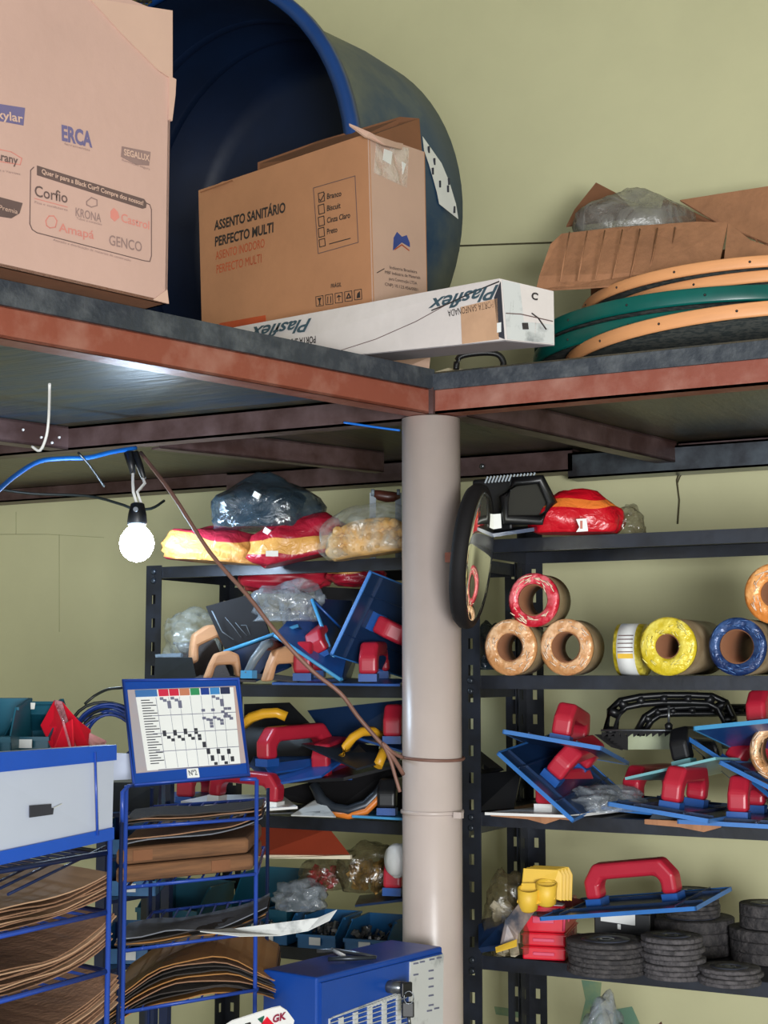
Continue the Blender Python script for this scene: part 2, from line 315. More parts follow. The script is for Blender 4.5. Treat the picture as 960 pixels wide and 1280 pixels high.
beam(Vector((-3.35, Cc.y+.03, 0)), Cc+Vector((-.02, .03, 0)), ZB-.001, ZT, .04, 1, 'cross_beam', M['rust2'], mz)
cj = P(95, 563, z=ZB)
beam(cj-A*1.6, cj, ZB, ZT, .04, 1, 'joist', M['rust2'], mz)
bj = P(846, 578, z=ZB)
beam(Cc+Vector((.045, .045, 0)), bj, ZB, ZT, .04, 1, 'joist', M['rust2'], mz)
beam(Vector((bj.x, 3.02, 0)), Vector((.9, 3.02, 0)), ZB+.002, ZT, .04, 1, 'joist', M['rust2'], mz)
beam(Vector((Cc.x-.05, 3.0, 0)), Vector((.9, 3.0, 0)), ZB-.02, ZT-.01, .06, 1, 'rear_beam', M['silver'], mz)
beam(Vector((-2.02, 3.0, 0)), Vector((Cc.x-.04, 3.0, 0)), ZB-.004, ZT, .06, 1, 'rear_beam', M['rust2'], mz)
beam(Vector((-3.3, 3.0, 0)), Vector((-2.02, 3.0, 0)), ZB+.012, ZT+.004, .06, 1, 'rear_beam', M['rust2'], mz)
beam(P(200, 560, z=ZB), P(480, 590, z=ZB), ZB, ZT, .03, 1, 'joist', M['rust2'], mz)
for (px, py) in ((30, 536), (40, 545), (50, 541), (46, 552)):
    q = P(px, py, y=None, z=ZB+.02); MB().lathe([(.003, 0), (.002, .003)], cj-A*(.05+.012*(px-30)/5)-An*.003+UP*(0) if False else (cj-A*(.12-.004*(px-30)))+UP*((560-py)*.0011)-An*.001, -An, 8).build('paint_fleck', M['white'], mz)
MB().box((Cc.x, Cc.y-.004, (ZB+ZT)/2), (.006, .004, (ZT-ZB)/2)).build('weld_seam', M['rust2'], mz)
for px in (583,):
    q = P(px+20, 583, y=2.997); MB().lathe([(.006, 0), (.006, .003), (.003, .005)], q, (0, -1, 0), 10).build('bolt', M['steel'], mz)

# ------------------------------------------------------------------ column with its ties
col = P(540, 900, d=2.55); CX, CY = col.x, col.y
cl = thing('column', 'cream painted round pipe column under the deck corner', 'column', (CX, CY, 0))
rc = .0495
MB().lathe([(rc, .001), (rc, ZB-.001)], (CX, CY, 0), UP, 48).build('pipe', M['pvc'], cl)
zt = P(540, 1018, d=2.5).z
MB().lathe([(rc+.0005, 0), (rc+.003, .001), (rc+.003, .006), (rc+.0005, .007)], (CX, CY, zt-.003), UP, 40).build('cable_tie', M['pvc'], cl)
q = P(573, 1019, d=2.5); MB().box(q, (.007, .005, .005)).build('tie_buckle', M['pvc'], cl)
pts = [Vector((CX+math.cos(a)*(rc+.003), CY+math.sin(a)*(rc+.003), P(540, 950, d=2.5).z-.0035*math.cos(a+.5)+.002)) for a in np.linspace(0, 2*math.pi, 28, endpoint=False)]
solo('binding_wire', MB().tube(pts, .0028, 6, closed=True), M['cable_br'], 'brown wire tied round the cream column at shelf height', 'wire')

# ------------------------------------------------------------------ shelving
def post_mesh(x, y, sx, sy, z0, z1):
    """slotted angle: two flanges with real slots"""
    mb = MB(); t = .0018; wd = .036; z = z0; sl = .0045
    for (ax) in (0, 1):
        def strip_(u0, u1, q0, q1):
            if ax == 0: mb.bx(min(x+sx*u0, x+sx*u1), max(x+sx*u0, x+sx*u1), y-t/2, y+t/2, q0, q1)
            else: mb.bx(x-t/2, x+t/2, min(y+sy*u0, y+sy*u1), max(y+sy*u0, y+sy*u1), q0, q1)
        c = wd*.5; strip_(0, c-sl, z0, z1); strip_(c+sl, wd, z0, z1); z = z0
        while z < z1: strip_(c-sl, c+sl, z, min(z+.028, z1)); z += .046
    return mb
def unit(label, x0, x1, y0, y1, tops, lip, ztop):
    t = thing('shelving_unit', label, 'shelf', ((x0+x1)/2, (y0+y1)/2, 0))
    for (x, sx) in ((x0, 1), (x1, -1)):
        for (y, sy) in ((y0, 1), (y1, -1)):
            post_mesh(x, y, sx, sy, 0.002, ztop).build('post', M['black'], t)
    for z in tops:
        mb = MB(); e = .002; a, b, c, d = x0+e, x1-e, y0+e, y1-e
        mb.bx(a, b, c, d, z-.0015, z); mb.bx(a, b, c-.0005, c+.0015, z-lip, z-.0015); mb.bx(a, b, d-.0015, d, z-lip, z-.0015)
        mb.bx(a, a+.0015, c, d, z-lip, z-.0015); mb.bx(b-.0015, b, c, d, z-lip, z-.0015)
        mb.bx(a, b, c, c+.012, z-lip, z-lip+.0015)
        s_ = mb.build('shelf_board', M['black'], t)
        for (x, sx) in ((x0, 1), (x1, -1)):
            for k in (0, 1): MB().lathe([(.0055, 0), (.0055, .003), (.003, .0045)], (x+sx*.018, y0-.0006, z-.009-k*.018 if k else z-.009), (0, -1, 0), 8).build('bolt', M['steel_d'], s_)
    return t
RZ = [1.829, 1.594, 1.361, 1.122, .87, .6, .3]; LZ = [1.804, 1.576, 1.337, 1.105, .86, .6, .3]
X0 = P(577, 900, y=2.41).x
unit('black slotted steel shelving unit right of the column with blue and gold rolls', X0, X0+.95, 2.41, 2.70, RZ, .023, 1.868)
LX0, LX1 = P(182, 800, y=2.41).x, X0-.006
unit('black slotted steel shelving unit left of the column behind the wire racks', LX0, LX1, 2.41, 2.70, LZ, .022, 1.807)

# ------------------------------------------------------------------ trowels (floats)
FL, FWD = .27, .165
GP = [(-.080, .012), (-.080, .042), (-.060, .068), (.060, .068), (.080, .042), (.080, .012), (.054, .012), (.054, .032), (.046, .042), (-.046, .042), (-.054, .032), (-.054, .012)]
def grip_mb(prof=GP, hw=.0165):
    return MB().poly([Vector((x, -hw, z)) for x, z in prof], 2*hw, (0, 1, 0))
def make_float(label, plate='blue', grip='red', foot='blue', group=None, ribs=True, bare=False):
    t = thing('plastering_float', label, 'float', group=group)
    top, edge = {'blue': ('blued', 'rimblue'), 'blued': ('blued', 'rimblue'), 'bluel': ('blue', 'bluel')}.get(plate, (plate, plate))
    MB().bx(-FL/2+.002, FL/2-.002, -FWD/2+.002, FWD/2-.002, -.0048, -.0004).build('plate', M[top], t, local=True)
    if edge != top:
        mb = MB(); a, b = FL/2, FWD/2
        for q in ((-a, a, -b, -b+.0025), (-a, a, b-.0025, b), (-a, -a+.0025, -b, b), (a-.0025, a, -b, b)): mb.bx(*q, -.0055, .0012)
        mb.build('edge_rim', M[edge], t, local=True)
    plate = top
    if not bare:
        g = grip_mb().build('grip', M[grip], t, local=True, bevel=.008, seg=3)
        for s_ in (-1, 1): MB().bx(s_*.067-.0135, s_*.067+.0135, -.017, .017, -.0005, .0125).build('grip_foot', M[foot], t, local=True)
    if ribs:
        mb = MB()
        for y in (-.04, .04): mb.bx(-FL/2+.004, FL/2-.004, y-.001, y+.001, -.0005, .004)
        for x in (-.1, .1): mb.bx(x-.001, x+.001, -FWD/2+.004, FWD/2-.004, -.0005, .004)
        mb.build('rib', M[plate], t, local=True)
    return t
def pose(t, p, dz=0): t.location = (p[0], p[1], p[2]+dz); t.rotation_euler = p[3:6]; return t
FP = {
'R3A':(-0.9452,2.4427,1.4740,0.1534,0.1442,1.7404),'R3B':(-0.9533,2.4430,1.4286,0.6954,-0.0815,1.5941),'R3C':(-0.9570,2.4610,1.3342+.034,-0.0258,0.02,1.4355),
'R3D':(-0.7510,2.4558,1.3797,0.1204,0.0380,1.5682),'R3F':(-0.7485,2.5494,1.4388,-0.2367,0.0596,1.4686),
'R3G':(-0.6781,2.5858,1.4126,0.4566,0.4598,1.2982),'R3H':(-0.6145,2.5061,1.4937,-0.1156,0.2131,1.4665),'R3J':(-0.6585,2.5006,1.367,0.0139,0.0,1.6271),
'R4':(-0.8238,2.4205,1.2273,3.2058-math.pi,2.9988-math.pi,3.0657-math.pi),
'L2_1':(-1.2979,2.4842,1.6790,1.9907,0.1800,1.4347),'L2_3':(-1.4533,2.5685,1.6558,1.1957,0.0262,1.8461)}
S3 = 'floats piled on the third shelf of the right unit'
pose(make_float('blue float with red grip tilted on top of the pile beside the shelf post', group=S3), FP['R3A'])
pose(make_float('navy float leaning steeply with red grip across its raised face', 'blued', 'red', 'blue', S3), FP['R3B'])
pose(make_float('white float with red grip and white feet under the leaning navy float', 'white', 'red', 'white', S3, ribs=False), FP['R3C'])
pose(make_float('blue float with arched red grip lying flat below the pale teal float', group=S3), FP['R3D'])
pose(make_float('pale teal float with upright black grip in front of the hand saws', 'teal', 'blackp', 'teal', S3, ribs=False), FP['R3F'])
pose(make_float('navy float slanting down to the brown roll at the photo right edge', 'blued', 'red', 'blue', S3), FP['R3G'])
pose(make_float('blue float with red grip lying level on top beside the saw frames', 'bluel', 'red', 'bluel', S3, ribs=False), FP['R3H'])
pose(make_float('blue float lying on the shelf edge under the slanting grey-blue plate', group=S3), FP['R3J'])
pose(make_float('blue float with its rounded red grip turned end on beside the crumpled film', group=S3), (-.845, 2.585, 1.372, .03, .02, 1.36))
t = pose(make_float('bare slanting grey-blue float plate at the right end of the pile', 'blued', bare=True, group=S3), (-.585, 2.53, 1.418, .42, .06, 1.45))
pose(make_float('lone blue float with red grip resting on red boxes and black discs'), FP['R4'])
G2 = 'floats heaped on the second shelf of the left unit'
pose(make_float('large ribbed blue float tipped up against the column with red grip', group=G2), FP['L2_1'])
def slab_float(label, pts, mp, group, th=.004, grip=None, gm='red', foot='blue', cat='float'):
    """float whose plate is given by its corners in space; grip = (near base, far base) on it"""
    c = sum((Vector(p) for p in pts), Vector())/len(pts); t = thing('plastering_float', label, cat, c, group=group)
    n = (pts[1]-pts[0]).cross(pts[2]-pts[0]).normalized()
    MB().poly(pts, th, n).build('plate', M[mp], t)
    return t, n
def add_grip(t, g0, g1, upv, gm='red', foot='blue', hw=.0165, h=1.0):
    """arched grip between two feet positions on a plate"""
    g0, g1 = Vector(g0), Vector(g1); ux = (g1-g0).normalized(); uz = (Vector(upv)-ux*Vector(upv).dot(ux)).normalized(); uy = uz.cross(ux); c = (g0+g1)/2; L = (g1-g0).length/.134
    Mx = Matrix((( ux.x*L, uy.x, uz.x*h, c.x), (ux.y*L, uy.y, uz.y*h, c.y), (ux.z*L, uy.z, uz.z*h, c.z), (0, 0, 0, 1)))
    grip_mb(hw=hw).build('grip', M[gm], t, bevel=.008, seg=3, xf=Mx)
    for s_ in (-1, 1): MB().bx(s_*.067-.0135, s_*.067+.0135, -hw, hw, -.001, .0125).build('grip_foot', M[foot], t, xf=Mx)
def Q(px, py, d): return P(px, py, d=d)
# left unit, second shelf
z2 = LZ[1]
t, n = slab_float('blue float seen underside with raised rim crossing the heap centre', [Q(343, 794, 2.72), Q(426, 850, 2.68), Q(437, 800, 2.86), Q(372, 765, 2.88)], 'blue', G2)
MB().tube([Q(343, 794, 2.715), Q(426, 850, 2.675)], .0035, 6).build('rim', M['bluel'], t)
add_grip(t, Q(404, 820, 2.74), Q(425, 800, 2.86), (-.3, -.5, .8), 'red', 'blue', h=.7)
t, n = slab_float('navy float standing on its short edge in the middle of the heap', [Q(390, 749, 2.78), Q(427, 851, 2.74), Q(436, 850, 2.9), Q(452, 800, 2.95), Q(438, 752, 2.92)], 'blued', G2)
MB().tube([Q(390, 749, 2.775), Q(427, 851, 2.735)], .0035, 6).build('rim', M['bluel'], t); MB().tube([Q(393, 752, 2.775), Q(428, 787, 2.8)], .0025, 6).build('rim', M['blue'], t)
t, n = slab_float('dark navy float slanting from the wooden grips with pale blue edge', [Q(280, 815, 2.80), Q(373, 782, 2.78), Q(398, 812, 2.85), Q(360, 836, 2.83), Q(318, 853, 2.80)], 'blued', G2)
MB().tube([Q(280, 815, 2.795), Q(373, 782, 2.775)], .0035, 6).build('rim', M['bluel'], t)
t, n = slab_float('black float wrapped in clear film left of the heap', [Q(257, 758, 2.86), Q(319, 741, 2.84), Q(338, 796, 2.82), Q(281, 812, 2.84)], 'matteblack', G2, .006)
mb = MB(); 
for k in range(5): a = random.uniform(0, 1); mb.tube([Q(262+60*a, 762+30*a, 2.832), Q(275+50*a, 780+20*random.random(), 2.829), Q(290+35*a, 800-10*a, 2.83)], .0006, 4)
mb.build('film_crease', M['grey'], t)
t, n = slab_float('green-black float behind the heap at the column side', [Q(392, 733, 3.02), Q(450, 736, 3.0), Q(444, 800, 2.98), Q(400, 800, 3.0)], 'blackp', G2, .006)
t, n = slab_float('small blue float flat at the heap front under a red grip', [Q(340, 856, 2.72), Q(425, 857, 2.70), Q(436, 850, 2.85), Q(360, 850, 2.86)], 'blue', G2)
add_grip(t, Q(379, 850, 2.72), Q(395, 846, 2.86), (0, 0, 1), 'red', 'blue')
t, n = slab_float('small blue float flat at the shelf front nearest the column', [Q(415, 857, 2.70), Q(500, 858, 2.66), Q(505, 851, 2.82), Q(425, 850, 2.85)], 'blue', G2)
add_grip(t, Q(461, 851, 2.70), Q(476, 847, 2.84), (0, 0, 1), 'red', 'blue')
WP = [(-.085, .0), (-.055, .030), (-.03, .05), (.03, .055), (.075, .045), (.085, .0), (.06, .0), (.05, .026), (-.03, .026), (-.05, .0)]
def wood_trowel(label, corners, px0, px1, d0, d1, h=1.):
    t, n = slab_float(label, corners, 'sandd', 'wood grip trowels at the left end of the second shelf', .003, cat='trowel'); t.name = 'steel_trowel'
    a, b = Q(*px0, d0), Q(*px1, d1); ux = (b-a).normalized(); uz = Vector((0, 0, 1)); uz = (uz-ux*uz.dot(ux)).normalized(); uy = uz.cross(ux); L = (b-a).length/.17; c = (a+b)/2
    Mx = Matrix(((ux.x*L, uy.x, uz.x*h, c.x), (ux.y*L, uy.y, uz.y*h, c.y), (ux.z*L, uy.z, uz.z*h, c.z), (0, 0, 0, 1)))
    grip_mb(WP, .013).build('wooden_grip', M['wood'], t, bevel=.005, seg=2, xf=Mx); return t
wood_trowel('leftmost steel trowel with wooden grip at the shelf end', [Q(218, 804, 2.95), Q(268, 800, 2.92), Q(290, 850, 2.86), Q(246, 849, 2.88)], (236, 832), (290, 806), 2.87, 2.9, 1.)
wood_trowel('low steel trowel with wooden grip lying on the shelf front', [Q(240, 851, 2.78), Q(320, 853, 2.74), Q(316, 848, 2.82), Q(250, 846, 2.85)], (254, 849), (302, 846), 2.76, 2.78, .9)
wood_trowel('steel trowel with big round wooden grip beside a red grip', [Q(300, 846, 2.76), Q(372, 854, 2.72), Q(378, 849, 2.80), Q(318, 842, 2.82)], (328, 852), (378, 848), 2.70, 2.74, 1.1)
t = thing('steel_trowel', 'grey handled trowel with brown round end in the heap middle', 'trowel', Q(320, 830, 2.76), group='wood grip trowels at the left end of the second shelf')
MB().tube([Q(309, 842, 2.69), Q(318, 824, 2.69), Q(331, 806, 2.69), Q(338, 804, 2.70)], [.0075, .008, .0085, .008], 10).build('handle', M['grey'], t)
MB().tube([Q(334, 806, 2.70), Q(347, 807, 2.74)], .010, 12).build('handle_end', M['woodd'], t)
MB().box(Q(311, 843, 2.69), (.012, .008, .007)).build('handle_socket', M['bluel'], t)

# left unit, third shelf
z3 = LZ[2]; G3 = 'trowels and floats on the third shelf of the left unit'
def dq(*a): return [Q(*p) for p in a]
t, n = slab_float('black float with yellow grip standing at the left back', dq((305, 880, 2.95), (362, 878, 2.92), (405, 922, 2.86), (402, 958, 2.84), (305, 958, 2.9)), 'blackp', G3, .006)
MB().tube(dq((304, 906, 2.86), (314, 897, 2.85), (330, 892, 2.84), (346, 891, 2.84), (358, 896, 2.84)), [.010]*5, 6).build('yellow_grip', M['yellow'], t)
t, n = slab_float('broad navy float plate leaning across the back near the column', dq((384, 888, 2.95), (502, 875, 2.8), (505, 925, 2.78), (414, 932, 2.88)), 'blued', G3, .006)
t, n = slab_float('mid blue float with large red grip in the pile centre', dq((312, 958, 2.82), (338, 983, 2.70), (402, 972, 2.72), (430, 952, 2.78), (395, 944, 2.9), (318, 948, 2.9)), 'blue', G3)
add_grip(t, Q(334, 957, 2.76), Q(404, 949, 2.86), (0, 0, 1), 'red', 'blue', h=1.0)
MB().poly(dq((330, 955, 2.755), (400, 947, 2.8), (402, 957, 2.78), (336, 966, 2.735)), .004).build('rib', M['blue'], t)
t, n = slab_float('black float with yellow grip tilted over the red grips', dq((377, 932, 2.78), (446, 963, 2.68), (502, 948, 2.72), (436, 925, 2.88)), 'steel_d', G3, .004)
g = MB(); 
yg = dq((428, 946, 2.73), (432, 935, 2.73), (441, 922, 2.735), (452, 915, 2.74), (466, 914, 2.76), (476, 920, 2.79))
g.tube(yg, .0085, 8).build('yellow_grip', M['yellow'], t); MB().tube(dq((472, 958, 2.70), (477, 946, 2.71), (481, 936, 2.72)), .009, 8).build('yellow_grip', M['yellow'], t)
MB().poly(dq((432, 948, 2.73), (448, 930, 2.75), (474, 932, 2.78), (470, 955, 2.72)), .008).build('grip_core', M['blackp'], t)
t, n = slab_float('white float with long red grip at the pile front under the chart', dq((226, 1004, 2.78), (330, 1014, 2.66), (372, 1011, 2.68), (352, 996, 2.85), (262, 996, 2.9)), 'white', G3)
add_grip(t, Q(271, 1001, 2.74), Q(343, 1009, 2.70), (0, 0, 1), 'red', 'white', h=.85)
t, n = slab_float('blue float with red grip half hidden below the chart', dq((196, 1001, 2.86), (238, 1009, 2.84), (262, 1006, 2.85), (262, 992, 2.95), (206, 992, 2.95)), 'blue', G3)
add_grip(t, Q(232, 1003, 2.86), Q(262, 999, 2.95), (0, 0, 1), 'red', 'blue', h=.85)
t, n = slab_float('red gripped float under the tilted black float', dq((378, 973, 2.78), (440, 975, 2.74), (452, 950, 2.9), (392, 950, 2.92)), 'blue', G3)
add_grip(t, Q(402, 968, 2.77), Q(426, 956, 2.86), (0, 0, 1), 'red', 'red', h=.8)
t, n = slab_float('black float turned over with curved orange edged grip', dq((348, 980, 2.74), (430, 976, 2.70), (502, 958, 2.72), (500, 948, 2.85), (372, 968, 2.9)), 'blackp', G3, .006)
MB().tube(dq((392, 980, 2.73), (402, 1000, 2.72), (416, 1011, 2.71), (436, 1014, 2.70), (458, 1006, 2.70), (474, 990, 2.70), (480, 978, 2.70)), [.009, .0105, .0105, .0105, .0105, .0095, .008], 10).build('dark_grip', M['steel_d'], t)
MB().poly(dq((345, 988, 2.86), (430, 972, 2.84), (502, 950, 2.8), (502, 1012, 2.76), (420, 1012, 2.78), (360, 1000, 2.84)), .004).build('grip_base', M['matteblack'], t)
MB().tube(dq((412, 1017, 2.70), (436, 1020, 2.695), (458, 1014, 2.69), (474, 998, 2.69), (483, 980, 2.69)), [.004, .006, .006, .006, .004], 8).build('orange_edge', M['orange'], t)
t, n = slab_float('sky blue float on the shelf edge beside the column', dq((440, 1022, 2.68), (512, 1026, 2.64), (512, 1015, 2.8), (446, 1014, 2.82)), 'bluel', G3)
add_grip(t, Q(484, 1018, 2.68), Q(500, 1012, 2.8), (0, 0, 1), 'blackp', 'blue', h=.9)
t, n = slab_float('blue float with red grip at the top of the pile by the column', dq((436, 921, 2.76), (512, 944, 2.68), (520, 934, 2.8), (458, 918, 2.88)), 'blue', G3)
add_grip(t, Q(491, 929, 2.72), Q(506, 926, 2.84), (0, 0, 1), 'red', 'blue')
for (pts, m_, lb) in ((dq((335, 1018, 2.7), (400, 1016, 2.68), (396, 1006, 2.8), (350, 1008, 2.82)), 'steel', 'loose polished blade lying flat at the shelf front'),
                   (dq((364, 1020, 2.68), (420, 1022, 2.66), (400, 998, 2.74), (388, 1004, 2.76)), 'papergrey', 'grey folded paper under the overturned black float')):
    solo('sheet', MB().poly(pts, .002), M[m_], lb, 'sheet')

# ------------------------------------------------------------------ bags
def bag(name, label, cat, c, r, m, seed=0, amp=.25, fr=2.2, flat=.6, sub=4, tilt=0, group=None, parent=None, rotz=None, neck=None):
    bm = bmesh.new(); bmesh.ops.create_icosphere(bm, subdivisions=sub, radius=1)
    mb = MB(); Rz = Matrix.Rotation(TH if rotz is None else rotz, 3, 'Z') @ Matrix.Rotation(tilt, 3, 'Y'); off = Vector((seed*3.1, seed*1.7, -seed*2.3)); vs_ = []
    for v in bm.verts:
        p = v.co.copy(); q = p*fr+off
        k = 1+amp*noise.noise(q)+amp*.55*(1-2*abs(noise.noise(q*2.3)))*.6+amp*.3*(1-2*abs(noise.noise(q*5.1)))*.5
        p = Vector((math.copysign(abs(p.x)**.8, p.x), math.copysign(abs(p.y)**.8, p.y), p.z))*k
        if neck and p.z > .35: f_ = max(.18, 1-(p.z-.35)*neck); p.x *= f_; p.y *= f_; 
        p.z = max(p.z, -flat)
        vs_.append(Rz @ Vector((p.x*r[0], p.y*r[1], p.z*r[2]))+Vector(c))
    mb.add(vs_, [tuple(v.index for v in f.verts) for f in bm.faces], True); bm.free()
    if parent is not None: return mb.build(name, m, parent)
    return solo(name, mb, m, label, cat, group)
def bits(c, r, n, m, parent, name='contents', size=.008, seed=1):
    rnd = random.Random(seed); mb = MB()
    for i in range(n):
        p = Vector((rnd.uniform(-1, 1), rnd.uniform(-1, 1), rnd.uniform(-.8, .6)));
        if p.length > 1: p.normalize(); p *= .8
        p = Vector((p.x*r[0], p.y*r[1], p.z*r[2])); s_ = size*rnd.uniform(.5, 1.4)
        mb.box(Vector(c)+p, (s_, s_*.35, s_*.5), Euler((rnd.uniform(0, 6), rnd.uniform(0, 6), rnd.uniform(0, 6))).to_matrix())
    o = mb.build(name, m, parent); o['kind'] = 'stuff'; return o
def seebag(name, label, c, r, fm, cm, n, size, seed, amp=.28, **kw):
    t = thing(name, label, 'bag', (c[0], c[1], c[2]-r[2]*.6))
    bits(c, (r[0]*.75, r[1]*.7, r[2]*.7), n, cm, t, size=size, seed=seed); bag('film', None, None, c, r, fm, seed, amp, parent=t, **kw); return t
BG = 'bags on the top shelf of the left unit'
d_ = 2.9
zL = LZ[0]
def onz(px, py, d, z, hz): 
    p = P(px, py, d=d); return Vector((p.x, p.y, z+hz))
bag('packaged_goods', 'long red and yellow printed bag at the left end of the top shelf', 'bag', onz(272, 680, 2.86, zL, .022), (.098, .05, .042), M['stripe3'], 3, .2, flat=.5, group=BG, tilt=.08)
bag('packaged_goods', 'red and yellow printed bag in the middle under the dark bag', 'bag', onz(376, 680, 2.78, zL, .026), (.088, .05, .050), M['stripe1'], 5, .2, flat=.5, group=BG, tilt=-.22)
t = thing('label_sticker', 'small white price sticker on the middle red bag', 'sticker', Q(340, 692, 2.70)); MB().box(Q(340, 692, 2.70), (.011, .001, .005), Matrix.Rotation(TH, 3, 'Z')).build('sticker', M['paper'], t)
t = thing('clear_goods_bag', 'clear bag of ochre moulded rubber pieces touching the column', 'bag', onz(460, 690, 2.66, zL, 0), group=BG)
bag('film', None, None, onz(462, 670, 2.68, zL, .030), (.085, .05, .055), M['clear'], 8, .2, flat=.5, parent=t, tilt=-.15)
for k in range(26):
    px = 422+(k % 9)*10; py = 690-(k//9)*13-(px-420)*.14
    MB().lathe([(.0001, -.008), (.008, -.003), (.009, 0), (.008, .003), (.0001, .008)], Q(px, py, 2.69), -FW, 10).build('rubber_piece', M['ochre'], t)
bag('ochre_lining', None, None, onz(462, 670, 2.72, zL, .024), (.074, .035, .042), M['ochre'], 8, .15, flat=.5, parent=t, tilt=-.15)
t = thing('dark_goods_bag', 'crumpled smoky plastic bag with small white tags on top of the red bags', 'bag', Q(335, 670, 2.85), group=BG)
bag('film', None, None, Q(333, 640, 2.82), (.098, .07, .066), M['smoky'], 11, .26, parent=t, fr=1.7, flat=.5, neck=.8)
bits(Q(333, 634, 2.82), (.07, .045, .035), 60, M['steel_d'], t, size=.014, seed=4)
for (px, py) in ((321, 619), (334, 664)): MB().box(Q(px, py, 2.745), (.007, .002, .005), Matrix.Rotation(.5, 3, 'Y')).build('tag', M['paper'], t)
bag('hanging_bag', 'shiny red bag sagging below the top shelf of the left unit', 'bag', Q(355, 724, 2.97), (.085, .04, .028), M['red'], 14, .2, flat=1.)
bag('hanging_bag', 'small red and tan bag sagging below the shelf beside the column', 'bag', Q(448, 721, 2.92), (.055, .035, .020), M['stripe1'], 15, .2, flat=1.)
seebag('clear_bag', 'crumpled clear bag on top of the blue floats', Q(364, 760, 2.82), (.055, .04, .042), M['clear2'], M['nail'], 12, .008, 21, .45)
seebag('clear_bag', 'loose clear bag bulging at the left end of the second shelf', Q(242, 800, 2.98), (.05, .05, .055), M['clear'], M['steel_d'], 3, .006, 23, .4)
solo('glass_block', MB().poly(dq((194, 818, 2.95), (226, 816, 2.92), (226, 846, 2.9), (196, 847, 2.93)), .02), M['grey'], 'pale grey block standing behind the left shelf post', 'block')
solo('dark_case', MB().hexa(dq((194, 850, 2.9), (246, 850, 2.84), (246, 843, 3.0), (200, 843, 3.05)), dq((194, 822, 2.9), (240, 822, 2.84), (240, 820, 3.0), (200, 820, 3.05))), M['steel_d'], 'dark case on the second shelf behind the left post', 'case')
# clamp with wooden handle on the top shelf
t = thing('hand_clamp', 'hand tool with dark wooden grip between two steel brackets', 'tool', Q(482, 660, 2.85))
for px in (466, 498): MB().box((Q(px, 640, 2.85).x, Q(px, 640, 2.85).y, (zL+Q(px, 616, 2.85).z)/2), (.006, .003, (Q(px, 616, 2.85).z-zL)/2), Matrix.Rotation(TH, 3, 'Z')).build('bracket', M['grey'], t); MB().lathe([(.007, -.003), (.007, .003)], Q(px, 616, 2.848), RT, 12).build('bracket_eye', M['grey'], t)
MB().tube(dq((466, 616, 2.85), (474, 619, 2.85), (484, 621, 2.85), (492, 621, 2.85), (500, 620, 2.85)), [.006, .010, .011, .010, .006], 12).build('wooden_grip', M['woodd'], t)

# ------------------------------------------------------------------ left unit, fourth shelf and below
t = thing('terracotta_float', 'large terracotta coloured board hanging over blue bins', 'board', Q(340, 1075, 2.8))
MB().poly(dq((258, 1030, 2.9), (412, 1036, 2.8), (438, 1069, 2.74), (325, 1068, 2.76), (256, 1058, 2.9)), .006).build('board', M['terra'], t)
MB().poly(dq((256, 1058, 2.895), (325, 1068, 2.755), (438, 1069, 2.735), (438, 1074, 2.735), (325, 1073, 2.755), (256, 1062, 2.895)), .006).build('cream_edge', M['cream'], t)
seebag('parts_bag', 'bag of red small parts on the fourth shelf under the terracotta board', Q(405, 1096, 2.86), (.042, .035, .034), M['brownfilm'], M['red'], 50, .008, 31)
seebag('parts_bag', 'bag of golden brass pieces on the fourth shelf beside the column', Q(464, 1092, 2.82), (.058, .04, .050), M['brownfilm'], mat('brass_bits', (196, 150, 70), .35, .5, col2=(90, 60, 30), scale=60), 110, .009, 32)
seebag('parts_bag', 'crumpled clear bag resting on the small blue bins', Q(376, 1124, 2.76), (.042, .035, .028), M['clear2'], M['clear2'], 5, .006, 33, .4)
def bin_(label, c, w_, dp, h, m, rot=TH*0.9, group=None, fill=None, card=True, tilt=0, seed=0):
    """open fronted stacking bin, local frame: front = -y"""
    t = thing('stacking_bin', label, 'bin', c, (tilt, 0, rot), group); e = .002
    mb = MB(); mb.bx(-w_/2, w_/2, -dp/2, dp/2, 0, e); mb.bx(-w_/2, w_/2, dp/2-e, dp/2, e, h)
    mb.bx(-w_/2, w_/2, -dp/2, -dp/2+e, e, h*.45)
    for s_ in (-1, 1):
        x0, x1 = (s_*w_/2, s_*(w_/2-e)); 
        pr = [(-dp/2, 0), (dp/2, 0), (dp/2, h), (-dp*.18, h), (-dp/2, h*.48)]
        mb.poly([Vector((x0, y, z)) for y, z in pr], e, (-s_, 0, 0))
        mb.bx(min(s_*w_/2, s_*(w_/2+.003)), max(s_*w_/2, s_*(w_/2+.003)), -dp*.18, dp/2, h-.004, h)
    mb.build('bin_body', m, t, local=True)
    MB().bx(-w_/2-.001, w_/2+.001, -dp/2-.005, -dp/2+.001, h*.36, h*.48).build('front_lip', m, t, local=True)
    if card: MB().bx(-.012, .010, -dp/2-.0065, -dp/2-.005, h*.14, h*.40).build('label_card', M['paper'], t, local=True)
    if fill:
        rnd = random.Random(seed); f_ = MB()
        for k in range(46):
            s_ = rnd.uniform(.004, .010); f_.box((rnd.uniform(-.4, .4)*w_, rnd.uniform(-.4, .4)*dp, rnd.uniform(.15, .62)*h), (s_, s_*.4, s_*.3), Euler((rnd.uniform(0, 6), rnd.uniform(0, 6), rnd.uniform(0, 6))).to_matrix())
        f_.build('contents', fill, t, local=True)['kind'] = 'stuff'
    return t
BB = 'blue bins on the fourth shelf of the left unit'
z4 = LZ[3]
